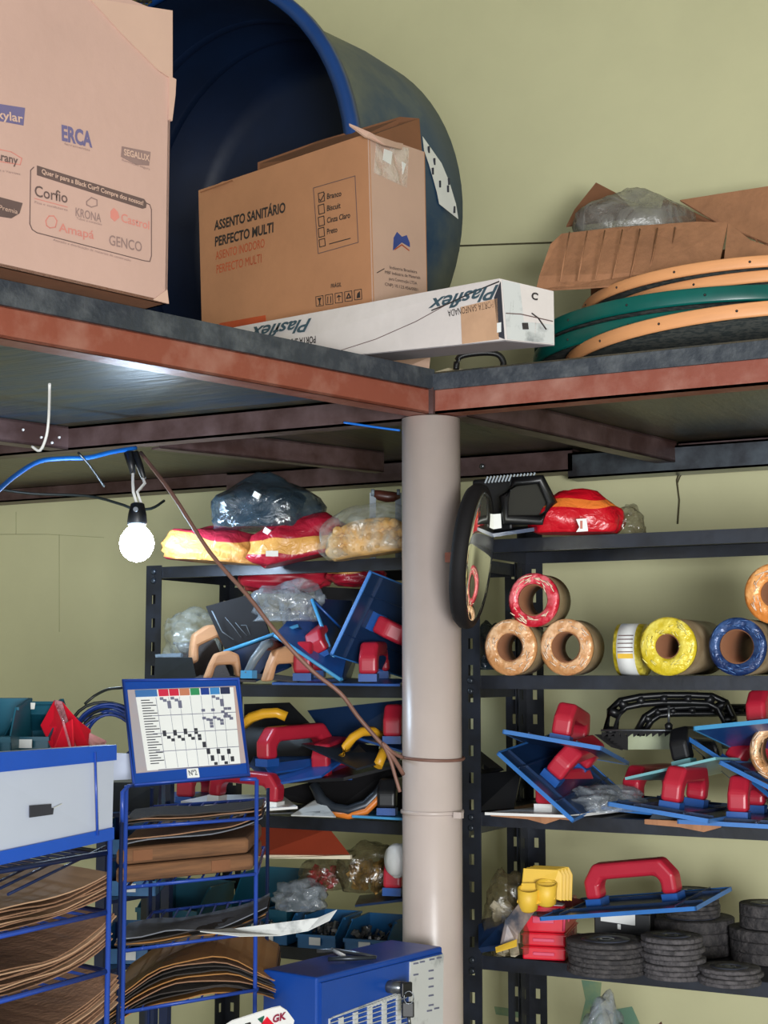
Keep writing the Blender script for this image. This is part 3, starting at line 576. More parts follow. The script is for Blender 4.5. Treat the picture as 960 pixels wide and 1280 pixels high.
for (px, w_, lb, fl, sd) in ((354, .072, 'left small blue bin of loose fittings behind the white sheet', 'nail', 1), (412, .075, 'middle small blue bin with white card and few shiny fittings', 'nail', 2), (473, .082, 'right small blue bin full of dark hooks and fittings', 'nail', 3)):
    c = P(px, 1190, y=2.47); c.z = z4+.001; bin_(lb, c, w_, .12, .052, M['bin'], .12, BB, M[fl], seed=sd)
t = thing('blue_plate', 'thin blue float with red grip laid across the small bins', 'float', Q(480, 1122, 2.72))
MB().poly(dq((444, 1134, 2.7), (512, 1126, 2.66), (512, 1114, 2.8), (450, 1122, 2.86)), .004).build('plate', M['blued'], t); add_grip(t, Q(491, 1119, 2.70), Q(508, 1115, 2.8), (0, 0, 1), 'red', 'blue')
t = thing('pipe_cap', 'white round pipe cap beside the column', 'cap', Q(494, 1080, 2.7))
MB().lathe([(.004, 0), (.022, .002), (.027, .008), (.028, .03), (.028, .05)], Q(486, 1076, 2.66), (RT*1+FW*.5), 28).build('cap', M['white'], t)
MB().lathe([(.0295, 0), (.0295, .006)], Q(494, 1076, 2.672), (RT*1+FW*.5), 28).build('rim', M['white'], t)
for (px, py0, w_, h, lb) in ((232, 1150, .135, .075, 'wide teal bin behind the upright wire rack'), (345, 1150, .12, .11, 'tall dark teal bin under the terracotta board')):
    c = P(px, 1190, y=2.54); c.z = z4+.001; bin_(lb, c, w_, .15, h, M['bin_t'], .1, 'teal bins on the fourth shelf of the left unit')
br0 = P(140, 1100, d=2.55); t = thing('bin_rack', 'dark blue bin rack seen in the gap between the wire racks', 'rack', (br0.x, br0.y, 0))
for q in (P(128, 1100, d=2.5), P(192, 1100, d=2.6)):
    for e_ in (Vector((0, 0, 0)), FW*.16): MB().bx(q.x+e_.x-.009, q.x+e_.x+.009, q.y+e_.y-.006, q.y+e_.y+.006, .001, P(150, 970, d=2.55).z).build('post', M['wire_d'], t)
for k, (py, lb) in enumerate(((1016, 'upper blue bin in the dark rack between the wire racks'), (1072, 'middle blue bin in the dark rack between the wire racks'), (1125, 'third blue bin in the dark rack between the wire racks'), (1212, 'lowest blue bin in the dark rack between the wire racks'))):
    q0, q1 = P(128, py, d=2.5), P(192, py, d=2.6); q1.z = q0.z; zz_ = q0.z-.003
    slab(MB(), [q0, q1, q1+FW*.16, q0+FW*.16], zz_-.006, zz_).build('rack_shelf', M['wire_d'], t)
    c = (q0+q1)/2+FW*.07; c.z = zz_+.0005; bin_(lb, c, .085, .12, .052, M['bin'], .5, 'bins in the dark rack between the wire racks')
solo('green_packet', MB().poly(dq((197, 1030, 2.9), (268, 1026, 2.9), (252, 1058, 2.88), (197, 1062, 2.88)), .01), mat('green_foil', (132, 158, 82), .4, col2=(176, 190, 130), scale=8), 'pale green packet left of the terracotta board', 'packet')
solo('green_packet', MB().poly(dq((212, 1196, 2.9), (274, 1180, 2.9), (276, 1206, 2.88), (212, 1212, 2.88)), .01), mat('green_foil_low', (150, 176, 132), .4, col2=(200, 196, 150), scale=8), 'pale green patterned packet low behind the kraft sheets', 'packet')

# ------------------------------------------------------------------ right unit: top shelf
z1 = RZ[0]
t = thing('tool_case', 'black moulded tool case with looped handle behind the mirror', 'case', onz(640, 660, 2.6, z1, 0))
def cq(px, py, d): return P(px, py, d=d)
MB().hexa(dq((590, 669, 2.56), (640, 662, 2.52), (672, 660, 2.62), (620, 664, 2.7)), dq((590, 600, 2.56), (640, 596, 2.52), (664, 596, 2.62), (620, 599, 2.7))).build('case_body', M['blackp'], t, bevel=.004)
prof = [(632, 650), (630, 622), (643, 602), (676, 599), (690, 628), (676, 650)]
MB().tube([cq(x, y, 2.50) for x, y in prof], .009, 8, closed=True).build('handle_loop', M['blackp'], t)
MB().poly([cq(x, y, 2.515) for x, y in ((634, 651), (633, 622), (645, 605), (674, 602), (686, 628), (674, 650))], .008).build('handle_recess', mat('olive_black', (34, 33, 24), .6, spec=.2), t)
mb = MB()
for k in range(15): mb.box(cq(608+k*4.2, 600-k*.35, 2.505), (.0013, .002, .006), Matrix.Rotation(TH, 3, 'Z') @ Matrix.Rotation(.4, 3, 'Y'))
mb.build('comb_ridge', M['grey'], t)
MB().poly(dq((613, 643, 2.5), (626, 642, 2.5), (627, 660, 2.5), (614, 662, 2.5)), .001).build('sticker', M['paper'], t)
solo('blue_sheet', MB().poly(dq((613, 672, 2.5), (668, 664, 2.48), (678, 660, 2.6), (640, 661, 2.7)), .006), M['blued'], 'dark blue plastic sheet under the black tool case', 'sheet')
t = thing('red_goods_bag', 'glossy red bag with orange stripe and white label on the top right shelf', 'bag', onz(724, 660, 2.52, z1, 0))
bag('bag_film', None, None, onz(722, 640, 2.54, z1, .026), (.074, .04, .048), M['stripe2'], 41, .16, fr=1.6, flat=.5, parent=t, neck=.4)
bag('clear_end', None, None, onz(786, 645, 2.56, z1, .018), (.024, .03, .030), M['brownfilm'], 42, .3, parent=t)
fc = Face(Q(727, 650, 2.468), Q(735, 650, 2.468), Q(730, 640, 2.468))
fc.patch([(720, 665), (724, 659), (720, 649), (733, 648), (735, 664)], 'label', M['paper'], t, .001); fc.patch([(725, 661), (725, 651), (728, 651), (728, 661)], 'label_mark', M['ink_red'], t, .0016)

# ------------------------------------------------------------------ rolls on the second shelf
z2r = RZ[1]
def roll(label, px, py, d, r, ri, ln, face, body, ax=(0, 1, 0), group='rolls on the second shelf of the right unit', flake=None, core='card_in', rest=None):
    c = P(px, py, d=d)
    if rest is not None: c.z = rest+r
    ax = Vector(ax).normalized(); t = thing('tape_roll', label, 'roll', (c.x, c.y, c.z-r), group=group)
    MB().lathe([(ri, 0), (r*.6, -.001), (r-.004, 0), (r, .003), (r, .008), (ri, .008)], c, ax, 40, closed=True).build('wrapped_end', face, t)
    MB().lathe([(ri+.001, .0085), (r-.001, .0085), (r-.001, ln), (ri+.001, ln)], c, ax, 40, closed=True).build('roll_body', body, t)
    MB().lathe([(ri-.002, .002), (ri, .002), (ri, ln), (ri-.002, ln)], c, ax, 32, closed=True).build('core', M[core], t)
    if flake:
        mb = MB(); rnd = random.Random(int(px)); u = ax.orthogonal().normalized(); v = ax.cross(u)
        for k in range(34):
            a = rnd.uniform(0, 6.28); rr = rnd.uniform(ri*1.1, r*.93); p = c+(u*math.cos(a)+v*math.sin(a))*rr-ax*.001; a2 = a+rnd.uniform(.15, .4)
            q = c+(u*math.cos(a2)+v*math.sin(a2))*(rr+rnd.uniform(-.004, .004))-ax*.0016; mb.tube([p, (p+q)/2-ax*.0012, q], .0009, 4)
        mb.build('film_crease', flake, t)['kind'] = 'stuff'
    return t
mkf = lambda n_, c, c2: mat(n_, c, .3, .1, col2=c2, scale=26, bump=.6, bscale=50, lo=.45, hi=.62)
copper, redf, yelf, bluf, oraf = mkf('copper_film', (196, 140, 90), (236, 196, 156)), mkf('red_film', (190, 24, 48), (232, 120, 130)), mkf('yellow_film', (212, 188, 40), (232, 216, 100)), mkf('navy_film', (20, 42, 88), (60, 90, 140)), mkf('orange_film', (216, 132, 60), (238, 176, 110))
gbody = mat('roll_side_grey', (112, 94, 68), .5, col2=(140, 124, 98), scale=20)
cre = mat('crease_highlight', (238, 214, 190), .25); creb = mat('crease_highlight_blue', (70, 104, 160), .25); crey = mat('crease_highlight_yellow', (240, 228, 130), .25)  # paler than the films: highlights painted along the creases
roll('copper wrapped roll at the shelf left end beside the post', 637, 809, 2.52, .0465, .0235, .06, copper, gbody, flake=cre, rest=z2r)
roll('copper wrapped roll under the red one with wall seen through it', 707, 808, 2.50, .0465, .0255, .06, copper, gbody, flake=cre, rest=z2r)
p_ = P(707, 808, d=2.5)
roll('red wrapped roll stacked on two copper ones', 666, 750, 2.50, .0445, .0265, .06, redf, gbody, flake=cre)
roll('long roll with crumpled yellow wrapped end in the shelf middle', 834, 807, 2.42, .0465, .0200, .20, yelf, gbody, flake=crey, rest=z2r)
roll('long roll with navy blue wrapped end near the photo right edge', 921, 806, 2.38, .0455, .0275, .20, bluf, gbody, flake=creb, rest=z2r)
roll('grey wrapped roll at the photo right edge under the orange one', 1000, 806, 2.34, .0455, .025, .15, gbody, gbody, rest=z2r)
roll('orange wrapped roll stacked on the navy and hidden rolls at the photo edge', 968, 742, 2.38, .0480, .022, .15, oraf, gbody, flake=cre)
roll('copper roll standing on the floats at the photo right edge', 974, 940, 2.42, .0480, .036, .05, copper, gbody, flake=cre, group=S3, core='card')
t = thing('tape_roll', 'short roll with white printed label lying on its side beside the yellow one', 'roll', onz(790, 808, 2.48, z2r, 0), group='rolls on the second shelf of the right unit')
ax = (RT*.90-FW*.42).normalized(); c = onz(775, 808, 2.56, z2r, .043)
MB().lathe([(.02, .0), (.043, .0), (.043, .045), (.02, .045)], c, ax, 40, closed=True).build('roll_body', yelf, t)
MB().lathe([(.0435, .006), (.0437, .006), (.0437, .036), (.0435, .036)], c, ax, 40, closed=True).build('paper_band', M['paper'], t)
uu = ax.cross(UP).normalized(); uu = uu if uu.dot(FW) < 0 else -uu
for k in range(6):
    a_ = .55-k*.16; rd = uu*math.cos(a_)+UP*math.sin(a_); MB().box(c+ax*.021+rd*.0438, (.013, .0006, .0008 if k < 5 else .004), Matrix((ax, rd, ax.cross(rd))).transposed()).build('band_print', M['inkg'] if k < 5 else M['yel'], t)
seebag('dark_packet', 'dark packet behind the copper rolls beside the post', onz(612, 790, 2.72, z2r, .04), (.02, .03, .05), M['smoky'], M['steel_d'], 6, .01, 51)

# ------------------------------------------------------------------ saws on third shelf
def saw(label, pts, d, blade, dy=0):
    t = thing('frame_saw', label, 'saw', Q(pts[0][0], pts[0][1], d), group='hand saws hung behind the floats')
    mb = MB(); q = [Q(x, y, d) for x, y in pts]
    n = len(q)
    inner = [Q(x, y, d) for x, y in blade['inner']]
    # truss of outer and inner rails with webs, real windows between
    mb.tube(q, .0058, 4); mb.tube(inner, .0058, 4); 
    m_ = min(len(q), len(inner))
    for i in range(m_): mb.tube([q[i], inner[i]], .0085, 4)
    mb.build('saw_frame', M['blackp'], t)
    return t
t = saw('large black frame saw with windowed bow behind the floats', [(757, 914), (762, 888), (775, 876), (800, 871), (830, 869), (860, 869), (890, 870), (908, 878), (918, 898), (921, 912)], 2.66, dict(inner=[(769, 914), (773, 893), (782, 884), (802, 880), (830, 878), (860, 878), (885, 879), (897, 885), (905, 900), (910, 912)]))
def blade(t, x0, y0, x1, y1, h0, h1, d, nt, m='steel_d'):
    mb = MB(); a, b = Q(x0, y0, d), Q(x1, y1, d); pts = [a, b, b-UP*h1, a-UP*h0]; mb.poly(pts, .0015)
    for k in range(nt):
        s0 = a.lerp(b, k/nt)-UP*(h0+(h1-h0)*k/nt); s1 = a.lerp(b, (k+.85)/nt)-UP*(h0+(h1-h0)*(k+.85)/nt); mb.poly([s0, s1, (s0+s1)/2-UP*.006-(b-a).normalized()*.004], .0015)
    return mb.build('blade', M[m], t)
blade(t, 752, 915, 925, 912, .004, .004, 2.655, 22, 'matteblack')
MB().tube(dq((751, 913, 2.65), (840, 913, 2.645), (960, 911, 2.63)), .0022, 5).build('blade_back', M['steel'], t)
t = saw('small black frame saw nested inside the larger saw bow', [(796, 914), (806, 896), (820, 887), (840, 885), (865, 884), (892, 884), (925, 884), (940, 884)], 2.70, dict(inner=[(806, 914), (814, 901), (824, 894), (842, 892), (865, 892), (892, 892), (925, 891), (940, 891)]))
t = thing('pruning_saw', 'dark toothed saw blade pointing left behind the floats', 'saw', Q(760, 925, 2.68), group='hand saws hung behind the floats')
mb = MB(); mb.poly(dq((743, 918, 2.66), (785, 918, 2.66), (785, 938, 2.66), (764, 934, 2.66)), .0015)
for k in range(6): mb.poly(dq((744+k*4, 919+k*3, 2.66), (760+k*4, 920+k*3, 2.66), (758+k*4, 923+k*3, 2.66)), .0015)
mb.build('blade', M['matteblack'], t)
t = thing('panel_saw', 'broad olive grey saw blade lying level behind the floats', 'saw', Q(850, 930, 2.74), group='hand saws hung behind the floats')
MB().poly(dq((785, 917, 2.74), (925, 915, 2.7), (925, 936, 2.7), (785, 937, 2.74)), .0012).build('blade', mat('olive_blade', (104, 110, 84), .35, .4), t)
t = thing('hex_driver', 'thin steel driver with black grip standing before the saws', 'tool', Q(836, 912, 2.6))
MB().tube(dq((836, 882, 2.6), (836, 906, 2.6)), .0022, 8).build('shaft', M['steel'], t); MB().lathe([(.006, 0), (.007, .008), (.003, .012)], Q(836, 912, 2.6), UP, 14).build('collar', M['blackp'], t)
seebag('film_packet', 'crumpled clear film between the leaning navy float and red grip', Q(758, 1003, 2.56), (.062, .04, .022), M['clear2'], M['nail'], 8, .01, 61, .4)
z3r = RZ[2]
for pts, lb in (([(612, 1015), (720, 1021), (718, 1026), (700, 1024), (682, 1030), (660, 1024), (614, 1020)], 'torn strip of cardboard liner under the white float'), ([(806, 1024), (900, 1029), (902, 1034), (880, 1040), (850, 1034), (806, 1030)], 'torn strip of cardboard liner under the flat blue floats')):
    mb = MB(); q = [P(x, y, y=2.4045) for x, y in pts]; mb.poly(q, .0015, (0, -1, 0)); f = P(pts[0][0], pts[0][1], y=2.404); g = P(pts[1][0], pts[1][1], y=2.404)
    mb.bx(f.x, g.x, 2.404, 2.60, z3r+.0005, z3r+.002)
    solo('cardboard_liner', mb, M['card_old'], lb, 'cardboard')
t, n = slab_float('black float end poking out behind the left post of the right unit', dq((600, 938, 2.8), (628, 960, 2.72), (604, 968, 2.74), (590, 960, 2.8)), 'blackp', S3, .006)
t, n = slab_float('black float lying low behind the left post of the right unit', dq((596, 968, 2.72), (652, 962, 2.7), (642, 1010, 2.66), (596, 1014, 2.66)), 'blackp', S3, .006)
solo('grey_plate', MB().poly(dq((812, 1024, 2.5), (824, 1004, 2.56), (884, 1012, 2.56), (880, 1027, 2.48)), .003), M['grey'], 'grey plate under the flat blue floats', 'plate')

# ------------------------------------------------------------------ fourth shelf: discs, boxes
z4r = RZ[3]
def discs(n, px, d, r, th, name, label, group, base=z4r, top=True, seed=0, gap=.0, rim='disc', c=None):
    rnd = random.Random(seed); c0 = P(px, 1200, d=d) if c is None else c; z = base+.0005; first = None
    for k in range(n):
        if first is None:
            t = thing(name, label, 'disc', (c0.x, c0.y, z), group=group)
            MB().lathe([(r*.18, 0), (r-.001, 0), (r, .0008), (r, th-.0012), (r-.0012, th), (r*.18, th)], (0, 0, 0), UP, 40, closed=True).build('disc_body', M[rim], t, local=True)
            MB().lathe([(r*.1, -.0001), (r*.22, -.0001), (r*.22, th+.0006), (r*.1, th+.0006)], (0, 0, 0), UP, 24, closed=True).build('centre_ring', M['steel'], t, local=True)
            MB().lathe([(r*.25, th), (r*.62, th), (r*.62, th+.0004), (r*.25, th+.0004)], (0, 0, 0), UP, 32, closed=True).build('printed_label', M['discface'], t, local=True)
            first = t
        else:
            t = copy_tree(first)
        t['label'] = label+', '+nth(k, n); t.location = (c0.x+rnd.uniform(-1, 1)*.0028, c0.y+rnd.uniform(-1, 1)*.0028, z); t.rotation_euler = (rnd.uniform(-.008, .008), rnd.uniform(-.008, .008), rnd.uniform(0, 6)); z += th+.0008+gap
    return z
discs(7, 759, 2.50, .0635, .0066, 'grinding_disc', "black disc in the wide stack by the red boxes", 'wide black grinding discs beside the red boxes', seed=1)
discs(8, 841, 2.46, .0485, .0068, 'flap_disc', "grey-edged disc in the tall narrow front stack", 'tall narrow stack of grey-edged discs', seed=2, gap=.0005, rim='disc2')
discs(4, 913, 2.41, .0475, .0056, 'cutting_disc', "thin disc in the low front stack", 'low stack of thin cutting discs', seed=3, rim='disc2')
cb = P(865, 1170, y=2.615)
zz = discs(3, 0, 0, .073, .019, 'abrasive_disc', "thick black disc in the broad stack behind", 'broad stack of thick grinding wheels', seed=4, c=cb)
discs(6, 0, 0, .0475, .0066, 'backing_disc', "thin disc piled under the blue float end", 'discs stacked on the broad wheels', seed=5, c=cb+Vector((-.0, 0, 0)), base=zz)
cb = P(962, 1180, y=2.60)
zz = discs(3, 0, 0, .066, .017, 'abrasive_disc', "thick black disc in the stack at the right edge", 'broad stack at the photo right edge', seed=6, c=cb)
discs(2, 0, 0, .047, .019, 'grinding_cup', "cup disc on the stack at the right edge", 'cup wheels at the photo right edge', seed=7, c=cb+Vector((.0, 0, 0)), base=zz)
t = thing('disc_carton', 'black carton with a white label below the blue float', 'box', onz(780, 1180, 2.66, z4r, 0))
c = onz(782, 1165, 2.66, z4r, .036); MB().box(c, (.048, .03, .0355), Matrix.Rotation(.15, 3, 'Z')).build('carton', M['blackp'], t, bevel=.002)
fc = Face(Q(752, 1140, 2.62), Q(795, 1147, 2.62), Q(752, 1155, 2.62)); 
f0 = c+Matrix.Rotation(.15, 3, 'Z') @ Vector((0, -.0302, 0)); fc = Face(f0, f0+Matrix.Rotation(.15, 3, 'Z') @ Vector((1, 0, 0)), f0+UP)
fc.patch([(751, 1139), (794, 1143), (794, 1157), (751, 1151)], 'label', M['paper'], t, .0008); fc.patch([(772, 1155), (776, 1155.5), (776, 1162), (772, 1161)], 'label_stem', M['paper'], t, .0008)
RB = 'red plastic boxes stacked on the fourth shelf'
u_ = Matrix.Rotation(.22, 3, 'Z'); cb = P(680, 1204, y=2.452)
for k, (h, lb) in enumerate(((.022, 'bottom red plastic box of the small stack'), (.022, 'middle red plastic box of the small stack'), (.044, 'top red plastic box with grey lid and grip slot'))):
    z0 = z4r+.001+k*.0225; t = thing('parts_box', lb, 'box', (cb.x, cb.y+.03, z0), (0, 0, .22), group=RB)
    MB().bx(-.036, .036, -.07, .07, 0, h).build('box_body', M['redb'], t, local=True, bevel=.003)
    MB().bx(-.018, .018, -.0725, -.069, h*.35, h*.6).build('latch', M['pink'], t, local=True, bevel=.001)
    MB().bx(-.038, .038, -.071, .071, h*.8, h*.86).build('lid_rim', M['redb'], t, local=True)
    if k == 2:
        MB().bx(-.02, .012, -.0728, -.068, h*.62, h*.78).build('grip_slot', M['blackp'], t, local=True); MB().bx(-.032, .032, -.066, .03, h, h+.0012).build('lid_insert', M['papergrey'], t, local=True)
        mb = MB()
        for s_ in (-1, 1): mb.tube([Vector((s_*.034, -.072, h*.1)), Vector((s_*.036, -.0745, h*.6)), Vector((s_*.03, -.073, h*.95))], .0022, 6)
        mb.build('clip', M['pink'], t, local=True)
    for j in range(3): MB().bx(.0355, .037, -.03+j*.026, -.012+j*.026, h*.3, h*.65).build('side_print', M['pink'], t, local=True)
YG = 'yellow plastic pieces stacked on the fourth shelf'
for k in range(4):
    o_ = .006*k; x_ = 4.2*k
    pts = dq((654+x_, 1085-1.2*k, 2.58+.012*k), (698+x_, 1087-1.2*k, 2.56+.012*k), (703+x_, 1093, 2.56+.012*k), (702+x_, 1126, 2.56+.012*k), (695+x_, 1124, 2.56+.012*k), (690+x_, 1110, 2.56+.012*k), (652+x_, 1106, 2.58+.012*k))
    solo('yellow_tray', MB().poly(pts, .004, -FW), M['yel'], ['frontmost', 'second', 'third', 'rearmost'][k]+' thin yellow plastic tray of the upright row behind the yellow cups', 'tray', YG, bevel=.001)
t = thing('yellow_holder', 'yellow plastic holder with two hollow cups in front of the trays', 'holder', Q(665, 1125, 2.54), group=YG)
for (px, py) in ((660, 1122), (683, 1115)): MB().lathe([(.012, -.022), (.0165, -.018), (.0175, .016), (.0155, .016), (.0145, -.016), (.006, -.018)], Q(px, py, 2.55), (UP*.9-FW*.25), 20).build('cup', M['yel'], t)
MB().poly(dq((646, 1128, 2.55), (652, 1104, 2.56), (697, 1104, 2.55), (694, 1124, 2.54), (672, 1130, 2.54)), .003).build('holder_plate', M['yel'], t)
seebag('fittings_bag', 'tall clear bag of pale plastic fittings beside the shelf post', onz(634, 1110, 2.62, z4r, .058), (.034, .035, .082), M['brownfilm'], M['cream'], 46, .010, 71, .3)
solo('printed_card', MB().poly(dq((626, 1180, 2.52), (632, 1150, 2.52), (650, 1128, 2.55), (672, 1122, 2.57), (668, 1140, 2.56), (648, 1168, 2.53), (646, 1178, 2.52)), .002), mat('blister_card', (60, 66, 80), .4, col2=(170, 150, 140), scale=16), 'grey and maroon blister card leaning left of the red boxes', 'card')
solo('yellow_card', MB().poly(dq((619, 1184, 2.5), (646, 1174, 2.5), (646, 1182, 2.49), (620, 1190, 2.49)), .002), M['yel'], 'small yellow card edge on the shelf beside the post', 'card')
solo('blue_plate', MB().poly(dq((598, 1150, 2.66), (640, 1140, 2.6), (628, 1180, 2.54), (598, 1185, 2.56)), .01), M['blued'], 'dark blue plate behind the fittings bag', 'plate')
solo('dark_red_plate', MB().poly(dq((668, 1134, 2.64), (714, 1122, 2.62), (740, 1126, 2.62), (716, 1142, 2.56), (672, 1142, 2.58)), .006), mat('maroon', (92, 34, 36), .5), 'maroon plate between the yellow holder and blue float', 'plate')
seebag('clear_bag', 'clear bag standing on the lowest visible shelf at the right', onz(756, 1290, 2.56, RZ[4], .09), (.035, .035, .10), M['clear2'], M['white'], 10, .01, 81, .35)
bag('brown_packet', 'small brown packet on the lowest visible shelf at the right', 'packet', onz(824, 1290, 2.56, RZ[4], .06), (.03, .03, .085), mat('brown_packet', (150, 110, 96), .4), 82, .3)

# ------------------------------------------------------------------ mirror on column
t = thing('round_mirror', 'round mirror with thick black rubber rim fixed beside the column', 'mirror', Q(590, 695, 2.44))
mc = Q(600, 696, 2.44); nax = (RT*.965-FW*.24-UP*.12).normalized(); rm = .113
MB().lathe([(rm-.012, -.004), (rm-.004, .001), (rm+.002, -.002), (rm+.005, -.009), (rm+.004, -.018), (rm-.002, -.025), (rm-.03, -.030), (rm-.05, -.027), (rm-.03, -.02)], mc, nax, 56, closed=True).build('rubber_rim', M['matteblack'], t)
MB().lathe([(.001, .010)]+[((rm-.008)*math.sin(a*.1), .010-.012*(1-math.cos(a*.1))) for a in range(1, 16)]+[((rm-.008), -.003)], mc, nax, 56, cap=False).build('mirror_glass', M['mirror'], t)
MB().lathe([(rm-.02, -.025), (rm-.06, -.030), (.001, -.032)], mc, nax, 40, cap=False).build('back_shell', M['blackp'], t)
MB().box(mc-nax*.046-UP*.006, (.008, .010, .008)).build('bracket', M['rust'], t)

# ------------------------------------------------------------------ bulb and cables
bc = Q(171, 681, 2.72)
t = thing('light_bulb', 'lit white bulb hanging in a black socket below the deck', 'lamp', (bc.x, bc.y, bc.z+.08))
MB().lathe([(.001, -.031), (.014, -.0275), (.024, -.019), (.030, -.006), (.031, .004), (.028, .016), (.021, .026), (.015, .032)], bc, UP, 32).build('globe', M['bulb'], t)
MB().lathe([(.015, .032), (.015, .038), (.012, .04)], bc, UP, 24).build('bulb_base', M['white'], t)
MB().lathe([(.017, .036), (.018, .040), (.0165, .055), (.012, .074), (.008, .076)], bc, UP, 24).build('socket', M['blackp'], t)
MB().lathe([(.0045, 0), (.0045, .004)], bc+UP*.062-FW*.016, -FW, 12).build('socket_screw', M['steel'], t)
tp = bc+UP*.075
for (dx, m_) in ((-.002, 'white'), (.006, 'white')):
    MB().tube([tp+RT*dx, Q(168+dx*600, 615, 2.72), Q(166 if dx < 0 else 181, 604, 2.74), Q(166 if dx < 0 else 176, 592, 2.76), Q(165, 568, 2.8)], .0028, 8).build('lamp_wire', M[m_], t)
MB().tube(dq((161, 566, 2.77), (164, 580, 2.765), (166, 592, 2.76)), [.010, .008, .005], 8).build('taped_joint', M['blackp'], t); MB().tube(dq((168, 566, 2.77), (175, 582, 2.765), (180, 598, 2.75)), [.008, .0065, .004], 8).build('taped_joint', M['blackp'], t)
def cable(label, pts, r, m, cat='cable'): return solo('cable', MB().tube(smooth(dq(*pts)), r, 7), M[m], label, cat)
def smooth(p, k=4):
    out = []
    for i in range(len(p)-1):
        a, b, c, d = p[max(i-1, 0)], p[i], p[i+1], p[min(i+2, len(p)-1)]
        for j in range(k): u = j/k; out.append(.5*((2*b)+(c-a)*u+(2*a-5*b+4*c-d)*u*u+(3*b-a-3*c+d)*u**3))
    return out+[p[-1]]
cable('bright blue cable running along the deck underside above the bulb', [(-20, 630, 2.3), (0, 611, 2.38), (20, 594, 2.48), (48, 577, 2.6), (80, 573, 2.66), (110, 572, 2.7), (140, 565, 2.74), (170, 560, 2.78)], .0042, 'cable_b')
cable('short blue cable under the deck beside the column', [(430, 528, 2.6), (470, 534, 2.58), (500, 538, 2.57)], .002, 'cable_b')
cable('thin black cable sagging across the wall behind the bulb', [(-10, 610, 2.9), (40, 617, 2.95), (110, 620, 2.95), (150, 630, 2.9), (165, 635, 2.88), (188, 636, 2.9), (205, 626, 2.95)], .0028, 'cable_k')
cable('long brown cable slanting from the bulb joint down to the column', [(176, 566, 2.74), (215, 617, 2.58), (262, 690, 2.5), (310, 745, 2.46), (345, 790, 2.45), (390, 838, 2.45), (425, 866, 2.45), (447, 895, 2.46), (470, 922, 2.46), (490, 945, 2.46), (504, 968, 2.48)], .0036, 'cable_br')
cable('brown cable end dropping beside the column', [(478, 928, 2.455), (488, 950, 2.46), (494, 970, 2.46), (500, 990, 2.46)], .003, 'cable_br')
cable('brown cable end joining the wire round the column', [(480, 930, 2.457), (490, 940, 2.46), (503, 947, 2.48)], .0032, 'cable_br')
cable('thin white cord looped over the left joist', [(62, 480, 2.2), (61, 520, 2.25), (58, 545, 2.26), (50, 563, 2.27), (40, 558, 2.28)], .0022, 'white', 'cord')
cable('thin dark twig of wire hanging under the joist', [(98, 566, 2.6), (112, 582, 2.65), (130, 608, 2.7)], .0022, 'cable_k', 'wire')

# ------------------------------------------------------------------ goods on the mezzanine
def box8(pts_b, pts_t, name, m, parent): return MB().hexa(pts_b, pts_t).build(name, m, parent)
zb_ = ZD+.001
a0, a1 = P(0, 333, z=zb_), P(209, 380, z=zb_); dr = (a1-a0).normalized(); a0 = a0-dr*.22; perp = Vector((-dr.y, dr.x, 0)); H = .412
t = thing('cardboard_box', 'big pale cardboard box printed with many logos at the left edge of the deck', 'box', (a0+a1)/2+perp*.15)
b_ = [a0, a1, a1+perp*.34, a0+perp*.34]
tt = [p+UP*H for p in b_]
for (i, j) in ((0, 1), (1, 2), (2, 3), (3, 0)):
    inn = (sum(b_, Vector())/4-(b_[i]+b_[j])/2).normalized()
    MB().poly([b_[i], b_[j], tt[j], tt[i]], .004, inn).build('box_wall', M['card_pink'], t)
MB().poly(b_, .004, UP).build('box_bottom', M['card_in'], t)
f0 = Face(a0, a1, a1+UP)
def ff(*pts): return [f0.at(*p) for p in pts]
MB().poly(ff((110, -2), (214, 14), (214, 100), (196, 88), (150, 42)), .003, f0.n).build('folded_flap', M['card_light'], t)
MB().poly(ff((210, 96), (218, 100), (217, 120), (213, 152), (210, 150)), .004, f0.n).build('torn_edge', M['card_light'], t)
MB().poly(ff((190, 375), (208, 362), (210, 380)), .002, f0.n).build('bent_corner', M['card_light'], t)
MB().poly([p+UP*(H-.02) for p in b_], .004, UP).build('top_flap', M['card_pink'], t)
T = lambda body, p0, p1, h, m, **k: f0.text(body, p0, p1, h, M[m], t, **k)
f0.patch([(-8, 129), (31, 135), (29, 157), (-8, 150)], 'logo_block', M['f_blue'], t); 
f0.p = .0014; T('oxylar', (-14, 146), (28, 154), 11, 'card_light', bold=.02); f0.p = .0006
T('ERCA', (77, 175), (115, 184), 19, 'f_blue', bold=.04); T('ferramentas', (80, 181), (112, 189), 3, 'f_grey')
f0.patch([(152, 183), (188, 190), (186, 207), (170, 206), (151, 196)], 'logo_block', M['f_grey'], t); f0.p = .0014; T('SEGALUX', (154, 194), (186, 202), 8, 'card_light', bold=.03); f0.p = .0006
T('iluminação segura', (152, 201), (187, 213), 3, 'f_grey')
f0.line([(-5, 186), (14, 190), (27, 198), (25, 206), (0, 202)], 1., 'logo_outline', M['f_red'], t); T('Marany', (-14, 197), (22, 206), 11, 'f_ink', bold=.02); T('Tintas e Vernizes', (-12, 212), (25, 219), 3, 'f_grey')
f0.patch([(-6, 245), (28, 254), (24, 267), (14, 273), (-6, 270)], 'logo_block', M['f_ink'], t); f0.p = .0014; T('Premia', (-2, 262), (21, 268), 6, 'card_light'); f0.p = .0006
f0.line([(42, 209), (38, 213), (37, 280), (40, 287), (46, 291), (180, 326), (187, 327), (189, 320), (189, 262), (187, 256), (183, 254)], 1.1, 'panel_outline', M['f_ink'], t)
f0.patch([(46, 207), (180, 249), (183, 254), (182, 260), (178, 261), (46, 219)], 'banner', M['f_ink'], t)
